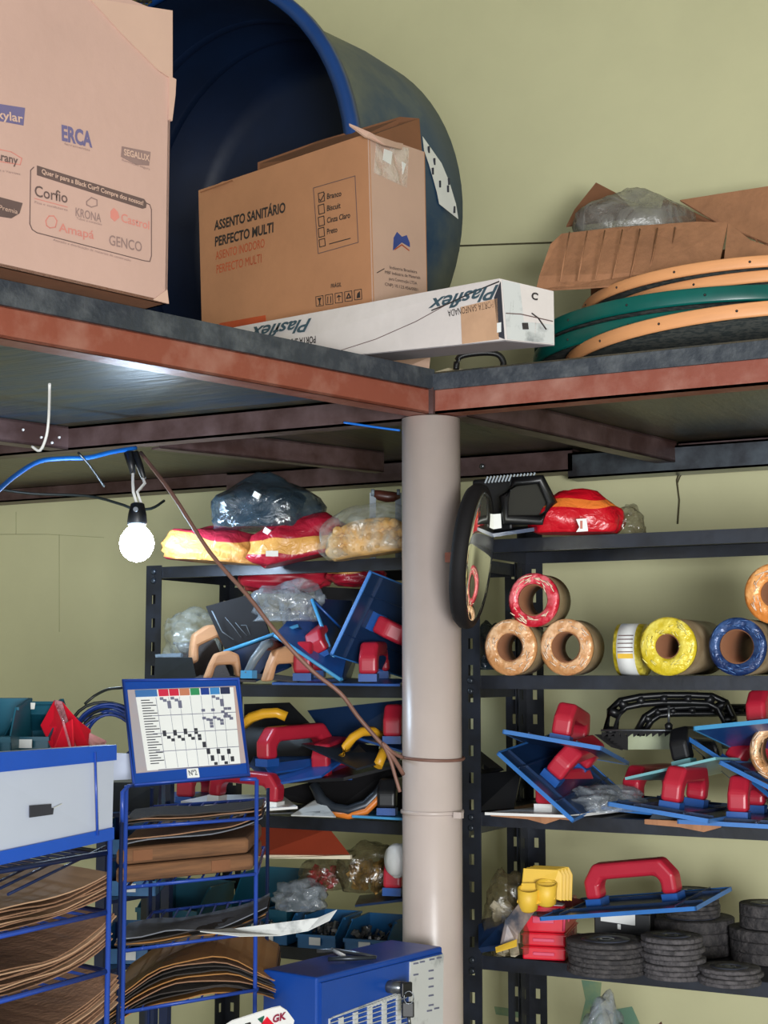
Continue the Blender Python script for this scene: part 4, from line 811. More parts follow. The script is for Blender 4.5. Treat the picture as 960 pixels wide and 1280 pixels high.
f0.p = .0014; T('Quer ir para a Black Curf? Compre dos nossos!', (51, 217), (178, 257), 6, 'card_light', bold=.02); f0.p = .0006
T('Corfio', (43, 245), (84, 254), 14, 'f_ink', bold=.012); f0.line([(43, 248), (84, 259)], .8, 'underline', M['f_red'], t); T('Fios e condutores', (43, 254), (84, 264), 3, 'f_grey')
T('KRONA', (94, 270), (126, 278), 11, 'f_grey', bold=.012); T('Tubos e conexões', (95, 274), (127, 282), 3, 'f_grey'); f0.line([(108, 252), (114, 247), (121, 250), (121, 257), (114, 259), (108, 256)], 1.4, 'logo_swirl', M['f_grey'], t, True)
T('Castrol', (151, 277), (186, 287), 11, 'f_red', bold=.01); f0.patch([(138, 264), (142, 260), (147, 265), (149, 272), (143, 277), (138, 272)], 'logo_drop', M['f_red'], t)
T('Amapá', (73, 289), (117, 299), 11, 'f_red', bold=.01); f0.line([(57, 276), (61, 270), (67, 270), (71, 276), (69, 284), (62, 285), (58, 282)], 1.3, 'logo_ring', M['f_red'], t, True)
T('GENCO', (136, 306), (177, 315), 13, 'f_grey', bold=.012); T('Atacado e distribuição de materiais de construção', (66, 301), (163, 327), 3, 'f_grey')

# blue tank
t = thing('water_tank', 'big open blue plastic water tank lying on its side behind the boxes', 'tank', Q(250, 400, 3.1))
mc_ = Q(232, 225, 3.05); mc_.z = ZD+.016+.452; bcn = Q(408, 292, 3.42); ta = (bcn-mc_); Lt = ta.length; ta.normalize(); r0, r1 = .440, .398
MB().lathe([(r0, .0), (r0-.004, .02), (r0-.02, .06), (r1+.012, Lt*.7), (r1, Lt-.03), (r1-.04, Lt), (.001, Lt+.012)], mc_, ta, 72, cap=False).build('shell', M['tank_out'], t)
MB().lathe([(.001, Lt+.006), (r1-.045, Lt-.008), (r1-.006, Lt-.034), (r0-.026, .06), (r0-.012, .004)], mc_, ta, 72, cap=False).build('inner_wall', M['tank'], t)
MB().lathe([(r0-.010, -.012), (r0+.010, -.014), (r0+.016, -.004), (r0+.014, .014), (r0-.004, .016), (r0-.010, .004)], mc_, ta, 72, closed=True).build('rim', M['tankrim'], t)
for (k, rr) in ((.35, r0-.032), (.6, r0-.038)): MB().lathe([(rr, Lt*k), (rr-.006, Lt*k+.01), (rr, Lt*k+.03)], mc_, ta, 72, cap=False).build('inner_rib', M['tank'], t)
lab = [(528, 170), (545, 195), (562, 228), (573, 272), (549, 254), (541, 222), (531, 195)]
def on_cyl(px, py):   # where the pixel's ray meets the tank wall
    r = (F3+RT*((px-480)/FPX)+U3*((640-py)/FPX)).normalized(); rr = r1+.014; w0 = EYE-mc_; a_ = r-ta*r.dot(ta); b2 = w0-ta*w0.dot(ta)
    A_, B_, C_ = a_.dot(a_), 2*a_.dot(b2), b2.dot(b2)-rr*rr; D_ = B_*B_-4*A_*C_
    return EYE+r*((-B_-math.sqrt(max(D_, 0)))/(2*A_)) if D_ > 0 else EYE+r*(-B_/(2*A_))
mb = MB(); L_ = [[on_cyl(*p) for p in row] for row in (((528, 170), (552, 204), (562, 228), (570, 255), (573, 274)), ((530, 188), (536, 205), (541, 222), (546, 240), (549, 255)))]
for i in range(4): q = [L_[0][i], L_[0][i+1], L_[1][i+1], L_[1][i]]; nn = (EYE-q[0]).normalized(); mb.poly(q, .001, nn)
lb_ = mb.build('product_label', M['paper'], t)
mb = MB()
for (px, py) in ((536, 187), (543, 202), (550, 230), (561, 227), (560, 236), (541, 214), (568, 262)): q = on_cyl(px, py)+(EYE-on_cyl(px, py)).normalized()*.003; mb.box(q, (.002, .0015, .007))
mb.build('label_print', M['celldark'], lb_)

# toilet-seat box
dl, dm, dr_ = 2.84, 2.54, 2.69
def gz(p, z): return Vector((p.x, p.y, z))
zb2 = ZD+.001; bl, br, br2 = P(256, 400, d=dl), P(469, 390, d=dm), P(536, 380, d=dr_)
for q in (bl, br, br2): q.z = zb2
tr = Q(461, 166, dm+.004); fA = Face(bl, br, tr); fB = Face(br, br2, tr); fA.p = fB.p = 0; tl = fA.at(248, 238); tr2 = fB.at(531, 190)
tb, bb_ = tl+(tr2-tr), bl+(br2-br)
t = thing('cardboard_box', 'brown toilet seat carton with a torn open top in the middle of the deck', 'box', (bl+br2)/2)
cen = (bl+br+br2+bb_)/4+UP*.18
for (q, m_) in (([bl, br, tr, tl], 'card'), ([br, br2, tr2, tr], 'card_light'), ([br2, bb_, tb, tr2], 'card'), ([bb_, bl, tl, tb], 'card')):  # right wall in paler board: the light on it is put into the colour
    MB().poly(q, .003, cen-sum(q, Vector())/4).build('box_wall', M[m_], t)
MB().poly([bl, br, br2, bb_], .003, UP).build('box_bottom', M['card_in'], t)
fA = Face(bl, br, tr); fB = Face(br, br2, tr2)
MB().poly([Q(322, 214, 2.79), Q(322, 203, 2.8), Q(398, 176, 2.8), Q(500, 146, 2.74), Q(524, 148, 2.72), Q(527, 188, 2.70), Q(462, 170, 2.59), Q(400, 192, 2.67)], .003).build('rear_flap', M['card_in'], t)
MB().poly([Q(462, 166, 2.535), Q(436, 155, 2.52), Q(437, 158, 2.52), Q(456, 172, 2.53), Q(480, 182, 2.56), Q(502, 187, 2.61), Q(503, 180, 2.62), Q(478, 175, 2.56)], .002).build('torn_strip', M['card_light'], t)
MB().poly([Q(250, 240, dl-.005), Q(272, 230, dl-.04), Q(278, 227, dl-.05), Q(290, 225, dl-.07)], .004).build('torn_edge', M['card'], t)
TA = lambda body, p0, p1, h, m, **k: fA.text(body, p0, p1, h, M[m], t, **k)
TA('ASSENTO SANITÁRIO', (268, 288), (357, 265), 12, 'ink', bold=.03); TA('PERFECTO MULTI', (269, 308), (342, 290), 12, 'ink', bold=.03)
TA('ASIENTO INODORO', (270, 325), (331, 309), 11, 'ink_orange'); TA('PERFECTO MULTI', (271, 342), (327, 328), 11, 'ink_orange')
fA.line([(392, 235), (444, 220), (448, 303), (398, 317)], .8, 'panel_outline', M['inkg'], t, True)
for k, (y, s_) in enumerate(((250, 'Branco'), (265, 'Biscuit'), (280, 'Cinza Claro'), (294, 'Preto'))):
    fA.line([(398, y-8), (405, y-10), (406, y+1), (399, y+3)], .9, 'tick_box', M['ink'], t, True); TA(s_, (409, y-1), (409+[18, 17, 29, 13][k], y-1-[4, 4, 7, 3][k]), 7, 'ink', bold=.02)
fA.line([(399, 300), (406, 298), (407, 307), (400, 309)], .9, 'tick_box', M['ink'], t, True); fA.line([(412, 305), (438, 298)], 1, 'blank_rule', M['ink'], t); fA.line([(399, 249), (401, 251), (406, 242)], 1, 'tick', M['ink'], t)
TA('FRÁGIL', (414, 360), (427, 358), 5, 'ink', bold=.02)
for k in range(5):
    x = 395+k*12; y = 383-k*2; fA.line([(x, y-12), (x+9, y-13.5), (x+9.5, y-1), (x+.5, y)], .7, 'handling_symbol', M['ink'], t, True)
    if k == 0: fA.patch([(x+2, y-10), (x+7, y-11), (x+5.5, y-7), (x+5.3, y-3), (x+7, y-2), (x+3, y-1.5), (x+4.4, y-3), (x+4, y-7)], 'handling_symbol', M['ink'], t)
    elif k == 1: fA.line([(x+3, y-2), (x+3, y-10)], 1, 'handling_symbol', M['ink'], t); fA.line([(x+6.5, y-2.5), (x+6.5, y-10.5)], 1, 'handling_symbol', M['ink'], t)
    elif k == 2: fA.patch([(x+2, y-7), (x+4.5, y-10.5), (x+8, y-8)], 'handling_symbol', M['ink'], t); fA.line([(x+5, y-7), (x+5, y-3)], .8, 'handling_symbol', M['ink'], t)
    elif k == 3: fA.line([(x+2.5, y-4), (x+5, y-10), (x+7.5, y-5)], 1.4, 'handling_symbol', M['ink'], t, True)
    else: fA.patch([(x+3, y-2), (x+4, y-8), (x+7, y-11), (x+7.5, y-3)], 'handling_symbol', M['ink'], t)
fA.patch([(275, 404), (332, 394), (333, 403), (270, 415)], 'orange_band', M['ink_orange'], t)
TB = lambda body, p0, p1, h, m, **k: fB.text(body, p0, p1, h, M[m], t, **k)
fB.patch([(491, 313), (492, 297), (496, 290), (502, 296), (508, 294), (512, 304), (512, 309), (502, 303)], 'emblem', M['ink_blue'], t); fB.line([(493, 312), (502, 306), (511, 313)], 1.6, 'emblem', M['ink_orange'], t)
TB('Indústria Brasileira', (487, 336), (521, 342), 4, 'ink'); TB('MBF Indústria de Materiais', (481, 342), (525, 349), 4, 'ink'); TB('para Construção LTDA', (486, 350), (521, 356), 4, 'ink'); TB('CNPJ 10.123.456/0001', (481, 357), (522, 364), 4, 'ink'); fB.line([(471, 341), (480, 336)], 1, 'pen_mark', M['ink'], t)
fB.patch([(470, 178), (511, 185), (508, 235), (467, 216)], 'clear_tape', film('clear_tape', (240, 225, 215), .3), t); fB.patch([(480, 186), (490, 190), (488, 206), (478, 200)], 'tape_tag', M['paper'], t, .001); fB.patch([(502, 202), (507, 205), (503, 218)], 'tape_tag', M['paper'], t, .001)

# long white wrapped box
t = thing('long_carton', 'long white plastic-wrapped folding door carton lying across the deck corner', 'box', Q(520, 430, 2.45))
A1, A0 = Q(624, 348, 2.30), Q(632, 425, 2.30); B1, B0 = Q(418, 386, 2.505), Q(418, 446, 2.505)
v1, v0 = (B1-A1), (B0-A0); k_ = 1.95; B1, B0 = A1+v1*k_, A0+v0*k_
A2, A3 = Q(692, 364, 2.33), Q(693, 431, 2.33); of1, of0 = A2-A1, A3-A0
MB().hexa([B0, A0, A3, B0+of0], [B1, A1, A2, B1+of1]).build('carton', M['wrapwhite'], t)
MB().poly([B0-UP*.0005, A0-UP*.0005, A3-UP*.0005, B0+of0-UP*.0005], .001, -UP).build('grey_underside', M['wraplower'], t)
fw = Face(A0, B0, A1, .0008); fe = Face(A0, A3, A1, .0008)
MB().poly([fe.at(627, 350), fe.at(691, 364), fe.at(692, 430), fe.at(634, 424)], .0008, fe.n).build('end_label', M['papergrey'], t)
TW = lambda body, p0, p1, h, m, **k: fw.text(body, p0, p1, h, M[m], t, flip=True, **k)
fw.text('Plasflex', (390, 398), (312, 410), 16, M['teal_ink'], t, bold=.02, flip=True, slant=.5); fw.text('PORTA SANFONADA', (395, 420), (335, 428), 9, M['ink'], t, bold=.02, flip=True)
fw.text('Plasflex', (624, 356), (535, 375), 17, M['teal_ink'], t, bold=.02, flip=True, slant=.5); fw.text('PORTA SANFONADA', (617, 376), (560, 388), 9, M['ink'], t, flip=True)
fw.line([(540, 388), (560, 380), (590, 366), (624, 352)], 1.6, 'strap_line', M['ink'], t); fw.line([(420, 440), (470, 424), (520, 402), (560, 380)], .8, 'film_fold', M['inkg'], t)
fw.patch([(576, 384), (622, 373), (624, 424), (578, 430)], 'tape_patch', M['tape'], t); fw.patch([(618, 372), (626, 352), (631, 424), (623, 421)], 'corner_mark', M['celldark'], t); fw.patch([(622, 404), (627, 403), (627, 415), (622, 416)], 'corner_tag', M['paper'], t, .0016)
fe.p = .0022; fe.text('C', (663, 374), (671, 376), 9, M['ink'], t, bold=.04); fe.text('0,72m', (640, 395), (641, 376), 6, M['ink'], t); fe.text('COM. BRANCO', (636, 402), (638, 378), 4, M['ink'], t); fe.line([(664, 392), (672, 398), (682, 412)], 1.4, 'scratch', M['ink'], t); fe.line([(632, 392), (650, 393), (690, 402)], 1., 'scratch', M['inkg'], t); fe.text('FRÁGIL', (668, 418), (669, 402), 5, M['ink_red'], t); fe.patch([(652, 404), (659, 404), (660, 412), (653, 412)], 'end_mark', M['ink'], t)

# sieves
def ring(label, px, d, R, z0, h, m, tiltv=(0, 0), mesh=True):
    c = P(px, 400, d=d); c.z = z0; t = thing('sieve', label, 'sieve', c, (tiltv[0], tiltv[1], 0), group='round sieves stacked at the right of the deck')
    MB().lathe([(R-.004, 0), (R, 0), (R+.0015, .004), (R, h-.002), (R-.001, h), (R-.004, h)], (0, 0, 0), UP, 96, closed=True).build('rim', M[m], t, local=True)
    if mesh: MB().lathe([(.001, .004), (R-.004, .004), (R-.004, .005), (.001, .005)], (0, 0, 0), UP, 64).build('mesh', M['mesh'], t, local=True)
    mb = MB()
    for k in range(16): a = k*6.283/16+.2; mb.lathe([(.0025, 0), (.001, .0015)], (math.cos(a)*(R+.001), math.sin(a)*(R+.001), h*.5), (math.cos(a), math.sin(a), 0), 6)
    mb.build('tack', M['ink'], t, local=True)
    return t
ring('lowest sieve with an orange wooden rim slanting across the green ones', 935, 2.66, .325, 2.150, .024, 'wood_o', (.0, -.055))
ring('green plastic sieve lying lowest of the two green ones', 905, 2.76, .352, 2.162, .027, 'green', (.0, -.010))
ring('upper green plastic sieve of the stack', 900, 2.75, .340, 2.196, .027, 'green', (0, -.012))
ring('orange wooden sieve above the green ones', 975, 2.74, .335, 2.232, .020, 'wood_o')
ring('topmost sieve with an orange wooden rim', 950, 2.74, .325, 2.256, .020, 'wood_o', (0, -.01))
for k, (px, py) in enumerate(((780, 2.86), (960, 2.86), (900, 2.98))):
    c = P(px, 440, d=py); c.z = ZD+.029; solo('support_block', MB().box(c, (.03, .02, .028)), M['blackp'], ['dark block under the sieves at the left', 'dark block under the sieves at the right', 'dark block under the sieves at the rear'][k], 'block')
# open cardboard box
t = thing('cardboard_box', 'battered open cardboard box behind the sieves with flaps spread', 'box', Q(800, 380, 2.95))
def F_(name, pts, m='card_old', th=.004): return MB().poly([Q(*p) for p in pts], th).build(name, M[m], t)
F_('front_flap', [(670, 362, 2.66), (674, 345, 2.67), (688, 305, 2.72), (702, 292, 2.74), (770, 284, 2.72), (870, 277, 2.68), (910, 278, 2.66), (900, 325, 2.6), (820, 340, 2.6), (770, 356, 2.6), (730, 359, 2.62)])
F_('side_flap', [(910, 278, 2.66), (938, 300, 2.62), (962, 308, 2.6), (975, 322, 2.58), (905, 325, 2.6)])
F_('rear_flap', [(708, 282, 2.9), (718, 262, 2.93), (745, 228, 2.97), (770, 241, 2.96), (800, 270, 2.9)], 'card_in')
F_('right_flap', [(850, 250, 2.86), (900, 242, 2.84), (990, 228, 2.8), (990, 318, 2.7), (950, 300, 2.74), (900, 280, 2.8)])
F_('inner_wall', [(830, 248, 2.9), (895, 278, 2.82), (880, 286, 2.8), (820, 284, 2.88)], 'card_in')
p0, p1 = Q(700, 350, 2.7), Q(990, 330, 2.72)
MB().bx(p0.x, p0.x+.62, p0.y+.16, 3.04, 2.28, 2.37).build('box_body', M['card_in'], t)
MB().tube(dq((905, 256, 2.83), (925, 275, 2.81), (948, 304, 2.735)), .0015, 5).build('crease', M['card_in'], t)
mb = MB()
for k in range(9): x = 700+k*22; mb.tube(dq((x, 352-k*1.2, 2.602+(0 if k > 1 else .02)), (x+6, 320, 2.63), (x+12, 290-k, 2.675)), .0013, 4)
mb.build('flute_crease', M['card_old'], t)
bag('plastic_bag', 'clear grey plastic bag bulging out of the open cardboard box', 'bag', Q(792, 284, 2.83), (.108, .07, .070), film('grey_film', (128, 126, 120), .5, .3), 91, .2, fr=1.5, flat=.5, neck=.9)
t = thing('jug_handle', 'black looped handle showing between the white carton and deck edge', 'handle', Q(600, 458, 2.6))
MB().tube(smooth(dq((570, 462, 2.56), (572, 450, 2.56), (580, 444, 2.56), (605, 441, 2.56), (622, 443, 2.56), (629, 452, 2.56), (628, 462, 2.56))), .0055, 8).build('loop', M['blackp'], t)
solo('cloth', MB().poly(dq((540, 466, 2.58), (560, 460, 2.6), (600, 463, 2.6), (632, 461, 2.6), (640, 470, 2.58), (545, 472, 2.57)), .01), M['cream'], 'cream cloth scrap under the black loop', 'cloth')
solo('paper_scrap', MB().poly(dq((480, 453, 2.6), (538, 446, 2.6), (536, 466, 2.58), (500, 462, 2.56)), .003), M['card_light'], 'light cardboard scrap under the white carton', 'cardboard')
t = thing('garland', 'dark garland with golden leaves behind the big box', 'decoration', Q(150, 10, 2.9))
mb = MB(); rnd = random.Random(5)
for k in range(60): p = Q(rnd.uniform(95, 185), rnd.uniform(-10, 10), rnd.uniform(2.45, 2.5)); mb.poly([p, p+Vector((rnd.uniform(-.01, .01), 0, .006)), p+Vector((rnd.uniform(.002, .012), -.004, rnd.uniform(-.01, .01)))], .001)
mb.build('leaves', mat('gold_leaf', (120, 112, 60), .4, .3, col2=(40, 48, 34), scale=30), t)['kind'] = 'stuff'
MB().tube(dq((90, 6, 2.5), (130, 0, 2.5), (190, 2, 2.5)), .003, 5).build('stem', M['blackp'], t)

# ------------------------------------------------------------------ front racks
# chart frame
t = thing('chart_stand', 'blue framed tilted chart of coloured columns on the wire rack top', 'sign', Q(235, 975, 2.1))
c00, c10, c11, c01 = Q(165, 982, 2.08), Q(311, 969, 2.16), Q(298, 849, 2.24), Q(154, 852, 2.16)
fs = Face(c00, c10, c01, .001)
cor = [fs.at(*p) for p in ((167, 982), (311, 969), (298, 849), (154, 851))]
MB().poly(cor, .006, -fs.n).build('backing_board', M['royal'], t)
def fpoly(pts, name, m, th=.001): return MB().poly([fs.at(*p) for p in pts], th, fs.n).build(name, m, t)
MB().tube(cor, .003, 6, closed=True).build('frame_edge', M['royalw'], t)
fpoly([(159, 863), (294, 858), (307, 954), (170, 967)], 'plastic_sleeve', M['sleeve'], .0012)
hd = [(168, 865, 193, 872)]
def bil(u, v):   # chart coordinates to the sheet
    a = (168+(291-168)*u+0, 864+(860-864)*u); b = (183.5+(300-183.5)*u, 964+(955.5-964)*u); return (a[0]+(b[0]-a[0])*v, a[1]+(b[1]-a[1])*v)
def cell(u0, v0, u1, v1, name, m, th): return fpoly([bil(u0, v0), bil(u1, v0), bil(u1, v1), bil(u0, v1)], name, m, th)
cell(0, 0, 1, 1, 'chart_sheet', M['paper'], .002)
for u0, u1, c in ((0, .22, (60, 110, 170)), (.235, .335, (200, 40, 70)), (.345, .44, (200, 40, 66)), (.45, .55, (190, 120, 90)), (.56, .65, (50, 140, 90)), (.665, .75, (30, 60, 140)), (.76, .855, (60, 130, 190)), (.865, .96, (40, 48, 80))):
    cell(u0, .0, u1, .085, 'header_cell', mat('header_ink', c, .5, var=.1), .0028)
for k in range(5): cell(.20+k*.0, .1+.0001, .203, .99, 'grid_line', M['cellgrey'], .0026) if k == 0 else cell(0.12, .1+k*.225, 1, .105+k*.225, 'grid_line', M['cellgrey'], .0026)
for k in range(6): cell(.33+k*.11, .1, .332+k*.11, .99, 'grid_line', M['cellgrey'], .0026)
for k in range(25): cell(.045, .125+k*.033, .045+.09+.03*((k*7) % 3), .134+k*.033, 'row_text', M['celldark'], .0026)
gcells = [(.24, .10), (.27, .125), (.31, .15), (.31, .18), (.31, .21), (.35, .10), (.39, .125), (.42, .15), (.42, .18), (.42, .21), (.77, .10), (.81, .125), (.85, .15), (.85, .18), (.85, .21), (.65, .27), (.75, .27), (.88, .26), (.92, .26), (.85, .30), (.88, .33), (.65, .37), (.69, .39), (.72, .40), (.72, .44), (.72, .48), (.76, .37), (.80, .39), (.83, .41), (.83, .45), (.87, .36), (.91, .36), (.93, .39)]
for (u, v) in gcells: cell(u, v, u+.036, v+.032, 'grey_cell', M['cellgrey'], .0027)
dcells = [(.22, .52), (.22, .555), (.26, .59), (.30, .625), (.33, .52), (.33, .555), (.37, .59), (.405, .625), (.44, .51), (.44, .545), (.48, .58), (.51, .62), (.55, .51), (.55, .55), (.58, .59), (.58, .63), (.62, .69), (.62, .725), (.655, .78), (.655, .815), (.69, .87), (.69, .905), (.72, .96), (.76, .79), (.76, .82), (.80, .88), (.80, .91), (.83, .96), (.87, .80), (.87, .83), (.90, .90), (.90, .93)]
for (u, v) in dcells: cell(u, v, u+.036, v+.034, 'dark_cell', M['celldark'], .0027)
fpoly([(233, 962), (247, 961), (249, 972), (234, 973)], 'tag_sticker', M['paper'], .002); fs.p = .0026; fs.text('Nº2', (236, 971), (246, 970), 7, M['celldark'], t, bold=.01); fs.p = .001

# wire rack behind (holds the chart)
def rods(name, segs, r, m, parent):
    mb = MB()
    for sg in segs: mb.tube([Q(*p) for p in sg], r, 6)
    return mb.build(name, m, parent)
t = thing('wire_rack', 'blue wire rack of sandpaper shelves holding up the chart', 'rack', (Q(235, 1280, 2.15).x, Q(235, 1280, 2.15).y, 0))
zf = P(155, 1280, d=2.02)
def leg(px, py, d, m): a = Q(px, py, d); b = Vector((a.x, a.y, .001)); MB().tube([a, b], .0031, 8).build('post', m, t)
leg(158, 982, 2.04, M['royalw']); leg(321, 974, 2.18, M['royalw']); leg(190, 985, 2.36, M['wire_d']); leg(335, 985, 2.46, M['wire_d'])
rods('top_rod', [[(152, 1030, 2.03), (153, 990, 2.03), (160, 983, 2.04), (166, 982, 2.06)]], .003, M['royalw'], t); rods('top_rod', [[(300, 974, 2.18), (321, 974, 2.18)]], .003, M['royalw'], t)
def rshelf(y0, y1, dn=0):
    zA = Q(158, y0, 2.04); zB = Q(321, y1, 2.18); zC = zB+(Q(190, 985, 2.36)-Q(158, 982, 2.04)); zD = zA+(Q(190, 985, 2.36)-Q(158, 982, 2.04)); zz_ = (zA.z+zB.z)/2
    for q in (zA, zB, zC, zD): q.z = zz_
    mb = MB(); mb.tube([zA, zB, zC, zD], .0026, 6, closed=True)
    for k in range(1, 9): mb.tube([zA.lerp(zB, k/9), zD.lerp(zC, k/9)], .0016, 5)
    mb.build('wire_shelf', M['royalw'], t); return zA, zB, zC, zD
LV = [rshelf(1038, 1020), rshelf(1112, 1090), rshelf(1186, 1168), rshelf(1262, 1240)]
def sheet_stack(label, cor4, n, ms, group, curl=(.0, .0, .0, .0), th=.0016, gap=.004, wob=.004, seed=0, over=0.03, bulge=0, dv=.9):
    """a fan of slightly curled sheets lying on four corners"""
    rnd = random.Random(seed); a, b, c, d = cor4; z = .004
    for k in range(n):
        m_ = ms[k % len(ms)]; nx, ny = 14, 8; sh = [rnd.uniform(-1, 1)*.012 for _ in range(4)]; ph = rnd.uniform(0, 6); vs_ = []; 
        for j in range(ny):
            for i in range(nx):
                u = -over+(1+2*over)*i/(nx-1)+sh[0]; v = j/(ny-1)*dv+.02+sh[1]
                p = (a.lerp(b, u)).lerp(d.lerp(c, u), v)
                cz = curl[0]*max(0, (u-.6)/.4)**2*(1+.3*k/n)+curl[1]*max(0, (.35-u)/.35)**2+curl[2]*max(0, (.3-v)/.3)**2+bulge*math.sin(max(0, min(1, u))*math.pi)*(k/n)
                cz += wob*noise.noise(Vector((u*3+ph, v*3, k*.3)))
                vs_.append(Vector((p.x, p.y, p.z+z+max(cz, -.05))))
        fs_ = [(j*nx+i, j*nx+i+1, (j+1)*nx+i+1, (j+1)*nx+i) for j in range(ny-1) for i in range(nx-1)]
        top = [v+UP*th for v in vs_]; o = len(vs_); mb = MB(); fs2 = [tuple(q+o for q in f)[::-1] for f in fs_]
        rim = [i for i in range(nx)]+[j*nx+nx-1 for j in range(1, ny)]+[(ny-1)*nx+i for i in range(nx-2, -1, -1)]+[j*nx for j in range(ny-2, 0, -1)]
        sd = [(rim[i], rim[(i+1) % len(rim)], rim[(i+1) % len(rim)]+o, rim[i]+o) for i in range(len(rim))]
        mb.add(vs_+top, fs_+fs2+sd, False); solo('sandpaper_sheet', mb, M[m_], label+', '+nth(k, n), 'sandpaper', group); z += th+gap*rnd.uniform(.4, 1.2)
def lift(q, dx0=0, dx1=0): return q
sheet_stack("dark sandpaper sheet right under the chart", LV[0], 3, ['sandd', 'sand', 'sandd'], 'dark sheets under the chart', seed=1, curl=(.003, .0, 0), gap=.0025, dv=.4)
# taped kraft bundle on rack
A_, B_, C_, D_ = LV[1]
t2 = thing('kraft_bundle', 'taped brown kraft paper bundle lying on the upright wire rack', 'parcel', (A_+C_)/2)
mb = MB(); e0 = Q(142, 1110, 2.02); 
for k in range(2):
    z0 = .006+k*.0235; q0, q1, q2, q3 = A_.lerp(B_, -.08), B_.lerp(A_, .03+.04*k), B_.lerp(C_, .6), A_.lerp(D_, .6)
    MB().hexa([q+UP*z0 for q in (q0, q1, q2, q3)], [q+UP*(z0+.022) for q in (q0, q1, q2, q3)]).build('paper_ream', M['kraftd'], t2, bevel=.005, seg=2)
    for u in ((.12,) if k else (.68,)):
        a_, b_ = q0.lerp(q1, u), q0.lerp(q1, u+.14); nn = (q1-q0).cross(UP).normalized(); nn = nn if nn.dot(FW) < 0 else -nn
        MB().poly([a_+UP*(z0+.004)+nn*.0005, b_+UP*(z0+.004)+nn*.0005, b_+UP*(z0+.018)+nn*.0005, a_+UP*(z0+.018)+nn*.0005], .0008, nn).build('printed_mark', M['card_in'], t2)
sheet_stack("grey sandpaper sheet on the kraft bundle", [q+UP*.054 for q in LV[1]], 2, ['sandg', 'sand'], 'sheets on the kraft bundle', seed=2, curl=(.014, -.003, 0), dv=.55)
sheet_stack("dark sandpaper sheet on the chart rack's third level", LV[2], 4, ['sandd', 'sando', 'sandd', 'sandg'], 'grey sheets on the third level', seed=3, curl=(.010, 0, 0), over=.08, gap=.002, dv=.42, wob=.006)
sheet_stack("sandpaper sheet on the chart rack's lowest level", LV[3], 9, ['sando', 'sandd', 'sandd', 'sand'], 'kraft sheets on the lowest level', seed=4, curl=(-.012, -.012, 0), over=.15, bulge=.020, gap=.0032)
solo('white_sheet', MB().poly([Q(345, 1164, 2.18), Q(366, 1156, 2.16), Q(400, 1146, 2.13), Q(421, 1137, 2.12), Q(412, 1150, 2.12), Q(385, 1163, 2.13), Q(350, 1169, 2.13), Q(300, 1170, 2.1), Q(250, 1164, 2.08), Q(290, 1160, 2.14)], .001), M['papergrey'], 'torn white paper tongue sticking out over the blue bins', 'paper')
t3 = thing('logo_card', 'white rounded card with red and black logo at the bottom of the rack', 'card', Q(325, 1272, 2.0))
fg = Face(Q(280, 1285, 2.0), Q(360, 1262, 2.04), Q(350, 1245, 2.02), .0008)
MB().poly([fg.at(*p) for p in ((276, 1284), (290, 1275), (340, 1259), (350, 1257), (358, 1262), (367, 1274), (366, 1279), (350, 1284))], .002, fg.n).build('card', M['white'], t3)
fg.p = .0032
fg.patch([(324, 1280), (333, 1269), (342, 1279), (336, 1281), (330, 1282)], 'diamond_logo', M['redb'], t3); fg.patch([(321, 1272), (329, 1268), (326, 1277)], 'diamond_logo', mat('logo_green', (30, 90, 70), .5), t3)
fg.text('GK', (339, 1276), (356, 1271), 9, mat('logo_maroon', (140, 30, 60), .5), t3, bold=.04)
fg.patch([(305, 1278), (312, 1276), (313, 1280), (306, 1281)], 'round_logo', M['ink'], t3)

# left rack with white panel
t = thing('wire_rack', 'blue wire rack at the left edge with a blank white sign panel', 'rack', (Q(60, 1280, 1.8).x, Q(60, 1280, 1.8).y, 0))
p00, p10, p11, p01 = Q(-60, 1094, 1.62), Q(140, 1047, 1.90), Q(143, 931, 1.90), Q(-60, 944, 1.62)
fp = Face(p00, p10, p11, .001); MB().poly([p00, p10, p11, p01], .012, -fp.n).build('panel', M['panel'], t)
for pts in ([(-60, 944), (143, 931), (143, 950), (-60, 971)], [(-60, 1094), (-60, 1076), (140, 1034), (140, 1049)]): MB().poly([fp.at(*p) for p in pts], .003, fp.n).build('blue_band', M['bright_blue'], t)
MB().tube([fp.at(115, 940)+fp.n*.004, fp.at(118, 1044)+fp.n*.004], .0016, 6).build('panel_rod', M['royalw'], t)
fp.p = .0012; fp.patch([(36, 1007), (63, 1005), (63, 1010), (66, 1010), (65, 1018), (36, 1022)], 'price_sticker', M['celldark'], t); fp.line([(66, 1010), (76, 1005)], 1.2, 'torn_tail', M['papergrey'], t)
d1 = 1.92
q = Q(135, 1040, d1); MB().tube([Q(138, 1030, d1), Vector((Q(138, 1030, d1).x, Q(138, 1030, d1).y, .001))], .0035, 8).build('post', M['royalw'], t)
q = Q(152, 1028, 2.0); MB().tube([q, Vector((q.x, q.y, .001))], .0028, 8).build('post', M['wire_d'], t)
q = Q(-60, 1030, 1.6); MB().tube([q, Vector((q.x, q.y, .001))], .0045, 8).build('post', M['royalw'], t)
off = (RT*-.28+FW*.26)
def lshelf(y0, y1, m='royalw', n=9, lat=True):
    a, b = Q(-60, y0, 1.64), Q(134, y1, 1.92); zz_ = b.z; a.z = zz_; c, d = b+off, a+off
    c.z = d.z = zz_; mb = MB(); mb.tube([a, b, c, d], .0035, 6, closed=True)
    for k in range(1, n): mb.tube([a.lerp(b, k/n), d.lerp(c, k/n)], .002, 5)
    for k in range(1, 4): mb.tube([a.lerp(d, k/4), b.lerp(c, k/4)], .002, 5)
    mb.build('wire_shelf', M[m], t); return [a, b, c, d]
